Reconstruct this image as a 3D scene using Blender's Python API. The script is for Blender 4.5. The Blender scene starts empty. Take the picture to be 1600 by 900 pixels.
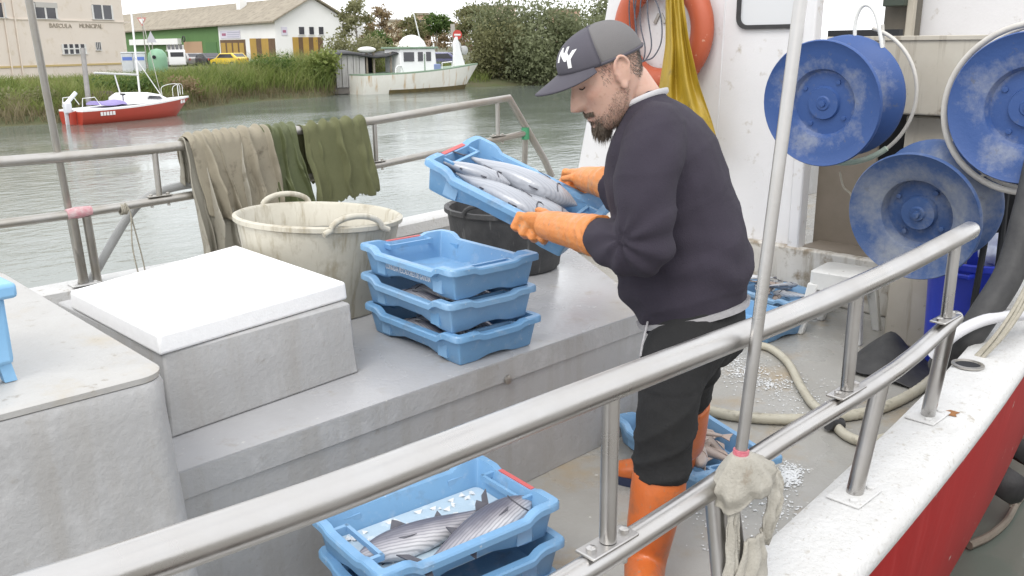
import bpy, bmesh, math, random
import numpy as np
from mathutils import Vector, Matrix, noise as mnoise
random.seed(7); rng = np.random.default_rng(7)
V = Vector
S = bpy.context.scene
COL = S.collection

# ------------------------------------------------------------------ camera
FPX, HOR, CAMZ, PSI, ROLL = 1390., 70., 1.532, math.radians(46.1), -.009
TH = math.atan((450-HOR)/FPX)
Fh = V((math.cos(PSI), math.sin(PSI), 0)); R0 = V((math.sin(PSI), -math.cos(PSI), 0)); UP = V((0, 0, 1))
F = Fh*math.cos(TH)-UP*math.sin(TH); U0 = Fh*math.sin(TH)+UP*math.cos(TH)
R = R0*math.cos(ROLL)+U0*math.sin(ROLL); U = U0*math.cos(ROLL)-R0*math.sin(ROLL)
O = V((0, 0, CAMZ))
def ray(x, y): return F+R*((x-800)/FPX)-U*((y-450)/FPX)
def PX(x, y, d): return O+ray(x, y)*d                      # photo pixel + distance -> point
def atz(x, y, z): d = ray(x, y); return O+d*((z-CAMZ)/d.z)
def aty(x, y, Y): d = ray(x, y); return O+d*(Y/d.y)
def atx(x, y, X): d = ray(x, y); return O+d*(X/d.x)
def pz(x, dep, z):                                         # column x, distance, height -> point
    a = F+R*((x-800)/FPX); k = (a.z-(z-CAMZ)/dep)/U.z
    return O+(a-U*k)*dep
cam_d = bpy.data.cameras.new('camera'); cam = bpy.data.objects.new('camera', cam_d); COL.objects.link(cam)
cam_d.sensor_fit = 'HORIZONTAL'; cam_d.sensor_width = 36; cam_d.lens = FPX/1600*36
cam_d.clip_start = .05; cam_d.clip_end = 4000
cam.matrix_world = Matrix(((R.x, U.x, -F.x, O.x), (R.y, U.y, -F.y, O.y), (R.z, U.z, -F.z, O.z), (0, 0, 0, 1)))
S.camera = cam

# ------------------------------------------------------------------ sky, sun, exposure
SUN_EL, SUN_AZ = math.radians(52), math.radians(205)       # direction the light comes from (math angle in XY)
W = bpy.data.worlds.new('World'); S.world = W; W.use_nodes = True
nt = W.node_tree; nt.nodes.clear()
wo = nt.nodes.new('ShaderNodeOutputWorld'); bg = nt.nodes.new('ShaderNodeBackground')
sky = nt.nodes.new('ShaderNodeTexSky'); sky.sky_type = 'NISHITA'; sky.sun_disc = False
sky.sun_elevation = SUN_EL; sky.sun_rotation = math.radians(90)-SUN_AZ; sky.dust_density = 3; sky.air_density = 1
tc = nt.nodes.new('ShaderNodeTexCoord'); mp = nt.nodes.new('ShaderNodeMapping'); mp.inputs['Scale'].default_value = (1.2, 1.2, 4)
cn = nt.nodes.new('ShaderNodeTexNoise'); cn.inputs['Scale'].default_value = 2.2; cn.inputs['Detail'].default_value = 8; cn.inputs['Roughness'].default_value = .55
cr = nt.nodes.new('ShaderNodeValToRGB'); cr.color_ramp.elements[0].position = .30; cr.color_ramp.elements[1].position = .52
cr.color_ramp.elements[0].color = (.62, .62, .62, 1); cr.color_ramp.elements[1].color = (.97, .97, .97, 1)
mx = nt.nodes.new('ShaderNodeMix'); mx.data_type = 'RGBA'; mx.inputs['B'].default_value = (9.6, 9.7, 9.9, 1)   # cloud deck
L = nt.links.new
L(tc.outputs['Generated'], mp.inputs['Vector']); L(mp.outputs['Vector'], cn.inputs['Vector']); L(cn.outputs['Fac'], cr.inputs['Fac'])
L(cr.outputs['Color'], mx.inputs['Factor']); L(sky.outputs['Color'], mx.inputs['A']); L(mx.outputs['Result'], bg.inputs['Color'])
bg.inputs['Strength'].default_value = .125; L(bg.outputs['Background'], wo.inputs['Surface'])
sd = bpy.data.lights.new('sun', 'SUN'); sd.energy = 1.0; sd.angle = math.radians(25); sd.color = (1, .97, .92)
so = bpy.data.objects.new('sun', sd); COL.objects.link(so)
sdir = V((math.cos(SUN_EL)*math.cos(SUN_AZ), math.cos(SUN_EL)*math.sin(SUN_AZ), math.sin(SUN_EL)))
so.rotation_euler = sdir.to_track_quat('Z', 'Y').to_euler(); so.location = (0, 0, 30)
S.view_settings.view_transform = 'Standard'; S.view_settings.look = 'None'; S.view_settings.gamma = 1
S.view_settings.use_curve_mapping = False; S.view_settings.exposure = .62

# ------------------------------------------------------------------ materials
MATS = {}
def mat(name, col, rough=.6, metal=0, col2=None, scale=8, amt=.5, bump=0, bscale=None, spec=.5, streak=None,
        spots=None, attr=None, rough2=None, trans=0, sss=0, coat=0, bdist=.01):
    """Principled with noise colour variation, grime spots, vertical streaks and fine relief (object coordinates)."""
    if name in MATS: return MATS[name]
    m = bpy.data.materials.new(name); m.use_nodes = True; t = m.node_tree; p = t.nodes['Principled BSDF']
    ln = t.links.new
    p.inputs['Roughness'].default_value = rough; p.inputs['Metallic'].default_value = metal
    p.inputs['Specular IOR Level'].default_value = spec
    if coat: p.inputs['Coat Weight'].default_value = coat; p.inputs['Coat Roughness'].default_value = .15
    if sss: p.inputs['Subsurface Weight'].default_value = sss; p.inputs['Subsurface Radius'].default_value = (.012, .004, .002); p.inputs['Subsurface Scale'].default_value = 1
    c4 = lambda c: (c[0], c[1], c[2], 1)
    tcn = t.nodes.new('ShaderNodeTexCoord'); vec = tcn.outputs['Object']
    def noise(sc, det=6, ro=.6, v=None, st=None):
        n = t.nodes.new('ShaderNodeTexNoise'); n.inputs['Scale'].default_value = sc; n.inputs['Detail'].default_value = det; n.inputs['Roughness'].default_value = ro
        if st:
            mpn = t.nodes.new('ShaderNodeMapping'); mpn.inputs['Scale'].default_value = st; ln(vec, mpn.inputs['Vector']); ln(mpn.outputs['Vector'], n.inputs['Vector'])
        else: ln(vec, n.inputs['Vector'])
        return n.outputs['Fac']
    def ramp(fac, a, b, ca=(0, 0, 0), cb=(1, 1, 1)):
        r = t.nodes.new('ShaderNodeValToRGB'); r.color_ramp.elements[0].position = a; r.color_ramp.elements[1].position = b
        r.color_ramp.elements[0].color = c4(ca); r.color_ramp.elements[1].color = c4(cb); ln(fac, r.inputs['Fac']); return r.outputs['Color']
    def mix(fac, a, b):
        x = t.nodes.new('ShaderNodeMix'); x.data_type = 'RGBA'
        ln(fac, x.inputs['Factor'])
        for k, v in (('A', a), ('B', b)):
            if isinstance(v, tuple): x.inputs[k].default_value = c4(v)
            else: ln(v, x.inputs[k])
        return x.outputs['Result']
    out = None
    if attr:
        a = t.nodes.new('ShaderNodeAttribute'); a.attribute_name = attr
        r = t.nodes.new('ShaderNodeValToRGB'); els = r.color_ramp.elements
        cols = [col]+(col2 if isinstance(col2, list) else [col2])
        while len(els) < len(cols): els.new(.5)
        for i, c in enumerate(cols): els[i].position = i/(len(cols)-1); els[i].color = c4(c)
        ln(a.outputs['Fac'], r.inputs['Fac']); out = r.outputs['Color']
    elif col2 is not None:
        out = mix(ramp(noise(scale), .5-amt*.5, .5+amt*.5), tuple(col), tuple(col2))
    else: out = None
    for sp in (spots or []):       # (colour, scale, lo, hi)
        out = mix(ramp(noise(sp[1], 8, .65), sp[2]-.06, sp[3]-.06), out if out else tuple(col), tuple(sp[0]))
    if streak:                     # (colour, (sx,sy,sz), lo, hi)
        out = mix(ramp(noise(1, 5, .6, st=streak[1]), streak[2]-.03, streak[3]-.03), out if out else tuple(col), tuple(streak[0]))
    if out: ln(out, p.inputs['Base Color'])
    else: p.inputs['Base Color'].default_value = c4(col)
    if rough2 is not None:
        rr = ramp(noise(scale*.7, 5), .4, .62, (rough,)*3, (rough2,)*3); ln(rr, p.inputs['Roughness'])
    if bump:
        b = t.nodes.new('ShaderNodeBump'); b.inputs['Strength'].default_value = bump; b.inputs['Distance'].default_value = bdist
        ln(noise(bscale or scale*4, 6, .6), b.inputs['Height']); ln(b.outputs['Normal'], p.inputs['Normal'])
    if 'leaves' in name or 'blades' in name:          # thin leaves let light through
        tr = t.nodes.new('ShaderNodeBsdfTranslucent'); ms = t.nodes.new('ShaderNodeMixShader'); ms.inputs[0].default_value = .42
        ln(out, tr.inputs['Color']); ln(p.outputs[0], ms.inputs[1]); ln(tr.outputs[0], ms.inputs[2]); ln(ms.outputs[0], t.nodes['Material Output'].inputs['Surface'])
    MATS[name] = m; return m

# ------------------------------------------------------------------ mesh helpers
class MB:
    def __init__(s): s.v = []; s.f = []
    def add(s, vs, fs):
        o = len(s.v); s.v += [tuple(v) for v in vs]; s.f += [tuple(i+o for i in f) for f in fs]; return s
    def box(s, c, size, M=None):
        x, y, z = [k/2 for k in size]; c = V(c)
        vs = [V((a*x, b*y, d*z)) for d in (-1, 1) for a, b in ((-1, -1), (1, -1), (1, 1), (-1, 1))]
        vs = [c+(M @ v if M else v) for v in vs]
        return s.add(vs, [(3, 2, 1, 0), (4, 5, 6, 7), (0, 1, 5, 4), (1, 2, 6, 5), (2, 3, 7, 6), (3, 0, 4, 7)])
    def hexa(s, b, t):   # bottom 4 (ccw from above) and top 4 points
        return s.add(list(b)+list(t), [(3, 2, 1, 0), (4, 5, 6, 7), (0, 1, 5, 4), (1, 2, 6, 5), (2, 3, 7, 6), (3, 0, 4, 7)])
    def prism(s, poly, ext):   # polygon points + extrusion vector
        n = len(poly); e = V(ext); p = [V(q) for q in poly]
        return s.add(p+[q+e for q in p], [tuple(range(n))[::-1], tuple(range(n, 2*n))]+[(i, (i+1) % n, n+(i+1) % n, n+i) for i in range(n)])
    def rings(s, rs, cap=True, closed=False):
        n = len(rs[0]); vs = [p for r in rs for p in r]; fs = []
        m = len(rs)
        for k in range(m if closed else m-1):
            a, b = k*n, ((k+1) % m)*n
            for i in range(n): j = (i+1) % n; fs.append((a+i, a+j, b+j, b+i))
        if cap and not closed: fs += [tuple(range(n))[::-1], tuple(range((m-1)*n, m*n))]
        return s.add(vs, fs)
    def tube(s, pts, r, n=12, cap=True, round_end=False):
        pts = [V(p) for p in pts]; rr = r if isinstance(r, (list, tuple)) else [r]*len(pts)
        if round_end:
            for end in (0, -1):
                a = pts[end]; b = pts[1] if end == 0 else pts[-2]; d = (a-b).normalized(); q = rr[end]
                ex = [(a+d*q*.5, q*.87), (a+d*q*.85, q*.5), (a+d*q, q*.1)]
                if end == 0: pts = [e[0] for e in ex[::-1]]+pts; rr = [e[1] for e in ex[::-1]]+list(rr)
                else: pts = pts+[e[0] for e in ex]; rr = list(rr)+[e[1] for e in ex]
        t0 = (pts[1]-pts[0]).normalized(); a = t0.orthogonal().normalized(); rs = []
        for i, p in enumerate(pts):
            t = (pts[min(i+1, len(pts)-1)]-pts[max(i-1, 0)]).normalized()
            a = (a-t*a.dot(t)).normalized(); b = t.cross(a)
            rs.append([p+(a*math.cos(2*math.pi*k/n)+b*math.sin(2*math.pi*k/n))*rr[i] for k in range(n)])
        return s.rings(rs, cap)
    def lathe(s, prof, c, axis, n=32, closed=False):   # prof: (radius, height along axis)
        ax = V(axis).normalized(); a = ax.orthogonal().normalized(); b = ax.cross(a); c = V(c)
        return s.rings([[c+ax*h+(a*math.cos(2*math.pi*k/n)+b*math.sin(2*math.pi*k/n))*max(r, 1e-4) for k in range(n)] for r, h in prof], not closed, closed)
    def ell(s, c, ax, n=14, m=9):   # ellipsoid, ax = three axis vectors
        c = V(c); A, B, D = [V(q) for q in ax]
        return s.rings([[c+D*(-math.cos(math.pi*(j+.02)/(m-1+.04)))+(A*math.cos(2*math.pi*k/n)+B*math.sin(2*math.pi*k/n))*math.sin(math.pi*(j+.02)/(m-1+.04)) for k in range(n)] for j in range(m)])
    def mesh(s, name, smooth=40):
        me = bpy.data.meshes.new(name); me.from_pydata(s.v, [], s.f); me.update()
        bm = bmesh.new(); bm.from_mesh(me); bmesh.ops.recalc_face_normals(bm, faces=bm.faces); bm.to_mesh(me); bm.free()
        if smooth:
            me.polygons.foreach_set('use_smooth', [True]*len(me.polygons)); me.set_sharp_from_angle(angle=math.radians(smooth))
        return me
    def build(s, name, m, parent=None, smooth=40, bevel=0, seg=2, loc=None):
        o = obj(name, s.mesh(name, smooth), m, parent)
        if loc is not None: o.location = loc
        if bevel:
            b = o.modifiers.new('bevel', 'BEVEL'); b.width = bevel; b.segments = seg; b.limit_method = 'ANGLE'; b.angle_limit = math.radians(35)
        return o
def obj(name, me, m, parent=None):
    o = bpy.data.objects.new(name, me); COL.objects.link(o)
    if m and not me.materials: me.materials.append(m)
    if parent: o.parent = parent
    return o
def tag(o, label, cat, group=None):
    o['label'] = label; o['category'] = cat
    if group: o['group'] = group
    return o
def thing(name, label, cat, loc=(0, 0, 0), group=None):
    o = bpy.data.objects.new(name, None); COL.objects.link(o); o.location = loc; o.empty_display_size = .1
    return tag(o, label, cat, group)
def struct(o): o['kind'] = 'structure'; return o
def part(mb, name, m, t, **k):
    """build a mesh given in world coordinates as a child of thing/part t (t unrotated)"""
    w = V((0, 0, 0)); q = t
    while q: w += V(q.location); q = q.parent
    mb.v = [tuple(V(v)-w) for v in mb.v]
    return mb.build(name, m, t, **k)
def copy_tree(o, parent=None):
    c = o.copy(); COL.objects.link(c); c.parent = parent
    for ch in list(o.children): copy_tree(ch, c)
    return c
def text_mesh(txt, size, extrude=.0, shear=0, bold=0):
    cu = bpy.data.curves.new('lettering', 'FONT'); cu.body = txt; cu.size = size; cu.align_x = 'CENTER'; cu.align_y = 'CENTER'; cu.extrude = extrude; cu.resolution_u = 2; cu.shear = shear; cu.offset = bold
    o = bpy.data.objects.new('tmp', cu); COL.objects.link(o); bpy.context.view_layer.update()
    me = bpy.data.meshes.new_from_object(o.evaluated_get(bpy.context.evaluated_depsgraph_get()))
    bpy.data.objects.remove(o); me.name = 'lettering'; return me
def frame(loc, right, up):
    r = V(right).normalized(); n = r.cross(V(up)).normalized(); u = n.cross(r)
    return Matrix(((r.x, u.x, n.x, loc[0]), (r.y, u.y, n.y, loc[1]), (r.z, u.z, n.z, loc[2]), (0, 0, 0, 1)))
def lettering(txt, size, loc, right, up, m, parent, extrude=.001, sx=1, shear=0):
    me = text_mesh(txt, size, extrude, shear); M = frame(loc, right, up)
    w = V((0, 0, 0)); q = parent
    while q: w += V(q.location); q = q.parent
    me.transform(Matrix.Translation(-w) @ M @ Matrix.Diagonal((sx, 1, 1, 1)))
    return obj('lettering', me, m, parent)
def remeshed(mb, name, m, parent, vox=.008, smooth_it=6, disp=None, loc=None):
    me = mb.mesh(name, 0); o = bpy.data.objects.new('tmp', me); COL.objects.link(o)
    r = o.modifiers.new('r', 'REMESH'); r.mode = 'VOXEL'; r.voxel_size = vox
    if smooth_it: q = o.modifiers.new('s', 'SMOOTH'); q.factor = .5; q.iterations = smooth_it
    bpy.context.view_layer.update()
    me2 = bpy.data.meshes.new_from_object(o.evaluated_get(bpy.context.evaluated_depsgraph_get()))
    bpy.data.objects.remove(o); me2.name = name
    if disp:
        nrm = [v.normal.copy() for v in me2.vertices]
        for v, n in zip(me2.vertices, nrm): v.co = v.co+n*disp(v.co)
    me2.polygons.foreach_set('use_smooth', [True]*len(me2.polygons)); me2.materials.clear()
    w = V((0, 0, 0)); q = parent
    while q: w += V(q.location); q = q.parent
    me2.transform(Matrix.Translation(-w))
    return obj(name, me2, m, parent)
def catmull(pts, k=8):
    pts = [V(p) for p in pts]; P = [pts[0]*2-pts[1]]+pts+[pts[-1]*2-pts[-2]]; out = []
    for i in range(1, len(P)-2):
        for j in range(k):
            t = j/k; a, b, c, d = P[i-1:i+3]
            out.append(.5*((2*b)+(c-a)*t+(2*a-5*b+4*c-d)*t*t+(3*b-a-3*c+d)*t**3))
    return out+[pts[-1]]
def lerp(xs, ys, x): return float(np.interp(x, xs, ys))
def nz(p, s=1., o=0): return mnoise.noise(V(p)*s+V((o, o*1.7, -o)))
# ------------------------------------------------------------------ palette
M_white = mat('white_paint', (.72, .715, .725), .45, col2=(.65, .645, .65), scale=3, spots=[((.42, .38, .32), 9, .66, .80)], bump=.12, bscale=60)
M_gun = mat('gunwale_paint', (.60, .60, .595), .55, col2=(.52, .515, .50), scale=9, amt=.6, spots=[((.36, .33, .28), 24, .66, .78), ((.42, .40, .37), 110, .64, .74)], bump=.5, bscale=60)
M_red = mat('red_hull_paint', (.36, .012, .012), .55, spec=.25, col2=(.29, .011, .011), scale=3, streak=((.37, .03, .028), (26, 26, 1.2), .56, .8), spots=[((.45, .40, .36), 14, .72, .78)], bump=.08)
M_grey = mat('grey_deck_paint', (.38, .38, .385), .5, col2=(.34, .34, .345), scale=5, spots=[((.30, .28, .25), 13, .66, .84), ((.48, .47, .45), 30, .70, .76)], bump=.4, bscale=60, rough2=.28, bdist=.006)
M_greyside = mat('grey_side_paint', (.40, .40, .40), .5, col2=(.36, .358, .355), scale=4, spots=[((.29, .27, .24), 26, .66, .84), ((.46, .46, .46), 9, .6, .8)], streak=((.345, .335, .32), (14, 14, 1.1), .52, .75), bump=.45, bscale=55, bdist=.006, rough2=.38)
M_floor = mat('deck_floor_paint', (.38, .375, .355), .36, col2=(.30, .29, .265), scale=2.6, amt=.5, spots=[((.34, .28, .20), 3.2, .58, .75), ((.62, .61, .58), 11, .70, .74)], bump=.3, bscale=50, rough2=.10, bdist=.006)
M_seam = mat('dirty_seam', (.14, .11, .075), .9, col2=(.24, .2, .15), scale=30)
M_steel = mat('stainless_steel', (.52, .515, .51), .25, 1, col2=(.44, .42, .395), scale=7, amt=.6, rough2=.42, bump=.03, bscale=120)
M_oldsteel = mat('weathered_steel', (.50, .49, .47), .42, 1, col2=(.40, .37, .32), scale=9, rough2=.55, bump=.06, bscale=90)
M_blue = mat('blue_crate_plastic', (.14, .31, .535), .42, col2=(.165, .345, .56), scale=5, spots=[((.27, .41, .58), 18, .62, .78), ((.13, .20, .29), 8, .66, .82), ((.45, .52, .58), 60, .70, .76)], bump=.05, bscale=120)
def fade(m, c, k):      # every crate has faded differently
    t = m.node_tree; p = t.nodes['Principled BSDF']; src = p.inputs['Base Color'].links[0].from_socket
    oi = t.nodes.new('ShaderNodeObjectInfo'); mu = t.nodes.new('ShaderNodeMath'); mu.operation = 'MULTIPLY'; mu.inputs[1].default_value = k; x = t.nodes.new('ShaderNodeMix'); x.data_type = 'RGBA'
    t.links.new(oi.outputs['Random'], mu.inputs[0]); t.links.new(mu.outputs[0], x.inputs['Factor']); t.links.new(src, x.inputs['A']); x.inputs['B'].default_value = c; t.links.new(x.outputs['Result'], p.inputs['Base Color'])
fade(M_blue, (.27, .43, .61, 1), .6)
M_redlab = mat('red_label', (.55, .12, .12), .6)
M_dark = mat('dark_hole', (.012, .013, .016), .8)
M_foam = mat('white_foam', (.88, .88, .88), .75, col2=(.82, .82, .82), scale=40, bump=.12, bscale=160)
M_tub = mat('cream_rubber', (.54, .515, .44), .6, col2=(.46, .43, .35), scale=6, streak=((.33, .29, .21), (30, 30, 4), .54, .72), spots=[((.30, .26, .19), 7, .62, .8)], bump=.2)
M_black = mat('black_rubber', (.022, .022, .024), .6, col2=(.05, .05, .05), scale=14, bump=.2)
M_drum = None
M_beige = mat('stained_beige_paint', (.42, .38, .31), .6, col2=(.50, .47, .40), scale=4, spots=[((.16, .12, .08), 12, .66, .8)], streak=((.24, .2, .15), (18, 18, 1.5), .58, .78), bump=.15)
M_brown = mat('brown_interior', (.26, .22, .18), .7, col2=(.20, .17, .13), scale=5, bump=.1)
M_rope = mat('pale_rope', (.42, .39, .33), .9, col2=(.3, .28, .22), scale=60, bump=.4, bscale=200)
M_hose = mat('cream_hose', (.48, .46, .38), .5, col2=(.40, .37, .29), scale=12, spots=[((.2, .18, .14), 25, .62, .8)])
M_pvc = mat('white_plastic', (.72, .72, .70), .4, col2=(.62, .62, .6), scale=9, spots=[((.36, .34, .3), 20, .66, .8)])
M_ice = mat('ice_crumbs', (.80, .82, .84), .25, col2=(.62, .63, .62), scale=40, bump=.3)
M_rust = mat('rust', (.30, .13, .04), .85, col2=(.2, .09, .03), scale=40)

# ------------------------------------------------------------------ water, terrain
WZ = -.9
def water_mat():
    m = bpy.data.materials.new('river_water'); m.use_nodes = True; t = m.node_tree; p = t.nodes['Principled BSDF']; ln = t.links.new
    p.inputs['Base Color'].default_value = (.135, .155, .135, 1); p.inputs['Roughness'].default_value = .08; p.inputs['IOR'].default_value = 1.33
    tcn = t.nodes.new('ShaderNodeTexCoord'); mpn = t.nodes.new('ShaderNodeMapping'); mpn.inputs['Rotation'].default_value = (0, 0, PSI+.5); mpn.inputs['Scale'].default_value = (1, 2.0, 1)
    ln(tcn.outputs['Object'], mpn.inputs['Vector'])
    a = t.nodes.new('ShaderNodeTexNoise'); a.inputs['Scale'].default_value = 2.2; a.inputs['Detail'].default_value = 5; a.inputs['Roughness'].default_value = .55; ln(mpn.outputs['Vector'], a.inputs['Vector'])
    b = t.nodes.new('ShaderNodeTexNoise'); b.inputs['Scale'].default_value = .22; b.inputs['Detail'].default_value = 3; ln(mpn.outputs['Vector'], b.inputs['Vector'])
    r = t.nodes.new('ShaderNodeMapRange'); r.inputs['From Min'].default_value = .36; r.inputs['From Max'].default_value = .62; r.inputs['To Min'].default_value = .25; r.inputs['To Max'].default_value = 1; ln(b.outputs['Fac'], r.inputs['Value'])
    mu = t.nodes.new('ShaderNodeMath'); mu.operation = 'MULTIPLY'; ln(a.outputs['Fac'], mu.inputs[0]); ln(r.outputs['Result'], mu.inputs[1])
    bm = t.nodes.new('ShaderNodeBump'); bm.inputs['Strength'].default_value = .42; bm.inputs['Distance'].default_value = .06; ln(mu.outputs[0], bm.inputs['Height']); ln(bm.outputs['Normal'], p.inputs['Normal'])
    return m
struct(MB().add([(-300, -300, WZ), (500, -300, WZ), (500, 500, WZ), (-300, 500, WZ)], [(0, 1, 2, 3)]).build('water', water_mat()))
SHX = [-1400, -500, 0, 100, 290, 400, 515, 545, 640, 740, 870, 1000, 1300, 1800]      # shoreline: columns and distances
SHD = [19, 25, 28.9, 30, 35.5, 41, 44.3, 49.5, 51.5, 53, 56, 60, 66, 72]
def shore(x): return lerp(SHX, SHD, x)
PROF = [(-1.5, -1.6), (0, -.93), (.5, -.72), (2, -.35), (4, -.12), (7, -.1), (10, -.3), (40, -.3), (250, -.3), (1800, -.3)]
def ground_z(off): return lerp([p[0] for p in PROF], [p[1] for p in PROF], off)
cols = list(range(-1400, 1801, 50)); mb = MB(); rs = []
for x in cols:
    for off, z in PROF:
        q = pz(x, shore(x)+off, 0); q.z = z+(nz((q.x, q.y, 0), .35)*.12 if 0 <= off < 40 else 0); rs.append(q)
n = len(PROF)
mb.add(rs, [(i*n+j, (i+1)*n+j, (i+1)*n+j+1, i*n+j+1) for i in range(len(cols)-1) for j in range(n-1)])
struct(MB().hexa([V((-30, -20, -2)), V((40, -20, -2)), V((40, -.12, -2)), V((-30, -.12, -2))], [V((-30, -20, -.06)), V((40, -20, -.06)), V((40, -.12, -.06)), V((-30, -.12, -.06))]).build('quay', mat('quay_concrete', (.30, .29, .27), .85, col2=(.24, .23, .21), scale=2, bump=.4), None, smooth=0))
M_earth = mat('bank_earth', (.10, .085, .05), .9, col2=(.07, .09, .03), scale=.8, amt=.4, bump=.5, bscale=6)
struct(mb.build('ground', M_earth))

# ------------------------------------------------------------------ the fishing boat we look down on
boat = thing('fishing_boat', 'steel fishing boat with grey deck, white gunwale, red hull and tubular railings', 'boat')
def y_out(x): return .70+.075*(x-1.6)+.015*(x-1.6)**2
def g_z(x): return .45+.012*max(0, x-2.6)**2
def y_far(x): return 4.52+.045*(x-1.5)-.012*max(0, x-3)**2*.5
XS = [-3+.25*i for i in range(53)]           # -3 .. 10
def xs_end(x): return min(y_out(x), 2.5), max(y_far(x), 2.6)
# hull shell: near side skin (outer), deck, far side skin
rs = []
for x in XS:
    z = g_z(x); a = y_out(x); b = y_far(x)
    rs.append([V((x, a+.012, z-.065)), V((x, a+.02, z-.2)), V((x, a+.09, -.3)), V((x, a+.33, -1.0)), V((x, a+.8, -1.3)), V((x, b-.8, -1.3)), V((x, b-.33, -1.0)), V((x, b-.09, -.3)), V((x, b-.012, z-.065)),
               V((x, b-.10, z-.065)), V((x, b-.16, -.04)), V((x, a+.16, -.04)), V((x, a+.10, z-.065))])
part(MB().rings(rs), 'hull', M_red, boat, smooth=35)
part(MB().rings([[V((x, y_out(x)+.12, 0)), V((x, y_far(x)-.12, 0)), V((x, y_far(x)-.12, -.03)), V((x, y_out(x)+.12, -.03))] for x in XS]), 'deck', M_floor, boat, smooth=0)
for fn, s in ((y_out, 1), (y_far, -1)):
    prof = [(0, -.075), (-.012, -.055), (-.014, -.03), (0, -.008), (.03, 0), (.17, 0), (.19, -.01), (.195, -.075)]
    g = part(MB().rings([[V((x, fn(x)+s*p[0], g_z(x)+p[1])) for p in prof] for x in XS]), 'gunwale', M_gun, boat, smooth=50)
    ins = part(MB().rings([[V((x, fn(x)+s*.165, g_z(x)-.07)), V((x, fn(x)+s*.185, g_z(x)-.07)), V((x, fn(x)+s*.185, .002)), V((x, fn(x)+s*.165, .002))] for x in XS]), 'bulwark', M_greyside, boat, smooth=0)
# raised section of the near gunwale towards the wheelhouse, fairlead, rust stain below a plate, draught mark
rz = [V((x, y_out(x)+.02, 0)) for x in (3.85, 4.2, 4.6, 5, 5.5, 6)]
part(MB().rings([[V((p.x, p.y, g_z(p.x)+.002)), V((p.x, p.y+.16, g_z(p.x)+.002)), V((p.x, p.y+.15, g_z(p.x)+.07)), V((p.x, p.y+.01, g_z(p.x)+.07))] for p in rz]), 'gunwale_riser', M_gun, boat, bevel=.008)
fp = atz(1512, 571, g_z(3.0)+.004)
fl = part(MB().lathe([(.052, 0), (.052, .006), (.042, .008), (.040, 0)], fp, UP, 28, True), 'fairlead', M_oldsteel, boat)
part(MB().lathe([(.0401, -.0), (.0401, .002)], fp, UP, 28), 'hole', M_dark, fl)
# near railing
RY, RZ = .834, 1.055
rail = bpy.data.objects.new('railing', None); COL.objects.link(rail); rail.parent = boat
rail['label'] = 'polished tubular railing with bolted saddles on the white gunwale'
TRP = [aty(x, y, RY) for x, y in ((40, 936), (190, 886), (500, 779), (720, 694), (940, 608), (1100, 546), (1260, 483), (1400, 420), (1516, 360))]
LRP = [aty(x, y, RY) for x, y in ((940, 874), (1080, 783), (1216, 692), (1400, 577), (1492, 497))]
def lowz(x): return lerp([p.x for p in LRP], [p.z for p in LRP], x)
def topz(x): return lerp([p.x for p in TRP], [p.z for p in TRP], x)
part(MB().tube([TRP[0]+(TRP[0]-TRP[1])*14]+catmull(TRP, 4), .0245, 24, round_end=True), 'top_rail', M_steel, rail)
part(MB().tube([LRP[0]+V((-2.2, 0, .0))]+catmull(LRP, 4), .0215, 20, round_end=True), 'lower_rail', M_steel, rail)
def upright(x, t, y, ztop, zlow, r=.0145, m=None):
    m = m or M_steel
    u = part(MB().tube([V((x, y, zlow+.028)), V((x, y, ztop-.01))], r, 16), 'upright', m, t)
    part(MB().box((x, y, zlow+.024), (.115, .042, .006)), 'saddle', m, u, bevel=.002)
    for dx in (-.042, .042):
        part(MB().lathe([(.009, 0), (.009, .006), (.005, .009), (.0, .0092)], V((x+dx, y, zlow+.027)), UP, 8), 'bolt', m, u)
    for dx in (-.042, .042): part(MB().lathe([(.005, 0), (.0075, .004), (.0075, .012), (.0, .013)], V((x+dx, y, zlow-.018)), -UP, 8), 'bolt', m, u)
for px, py in ((951, 790), (1328, 560), (1484, 450)):
    q = aty(px, py, RY); upright(q.x, rail, RY, topz(q.x), lowz(q.x))
upright(.0, rail, RY, topz(0), lowz(0))
def leg(top, foot, t, m=None, r=.0205, plate=True):
    m = m or M_steel
    l = part(MB().tube([top, foot], r, 18), 'leg', m, t)
    if plate:
        part(MB().box(foot+V((0, 0, .003)), (.13, .085, .006)), 'base_plate', M_gun, l, bevel=.002)
        for dx in (-.045, .045): part(MB().lathe([(.011, 0), (.011, .006), (.0, .009)], foot+V((dx, -.02, .006)), UP, 6), 'bolt', M_gun, l)
    return l
_t = aty(1377, 592, RY); leg(V((_t.x, RY, lowz(_t.x)-.01)), V((1.985, .848, g_z(2)+.001)), rail)
leg(V((LRP[-1].x-.04, RY, lowz(2.5)-.01)), V((2.60, .915, g_z(2.6)+.001)), rail)
leg(V((1.37, RY+.0, lowz(1.37)-.01)), V((1.40, .80, g_z(1.4)+.001)), rail)
leg(V((1.33, RY+.0, lowz(1.33)-.01)), V((1.34, .80, g_z(1.4)+.001)), rail, plate=False)
leg(V((.2, RY, lowz(.2)-.01)), V((.2, .76, g_z(.2)+.001)), rail)
mbr = MB()
for k in range(9):
    a = 2*math.pi*k/9; mbr.v.append((2.665+.030*math.cos(a)*(.6+.9*random.random()), .875+.022*math.sin(a)*(.5+random.random()), g_z(2.64)+.0022))
mbr.f = [tuple(range(9))]; part(mbr, 'rust_stain', M_rust, rail, smooth=0)
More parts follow.
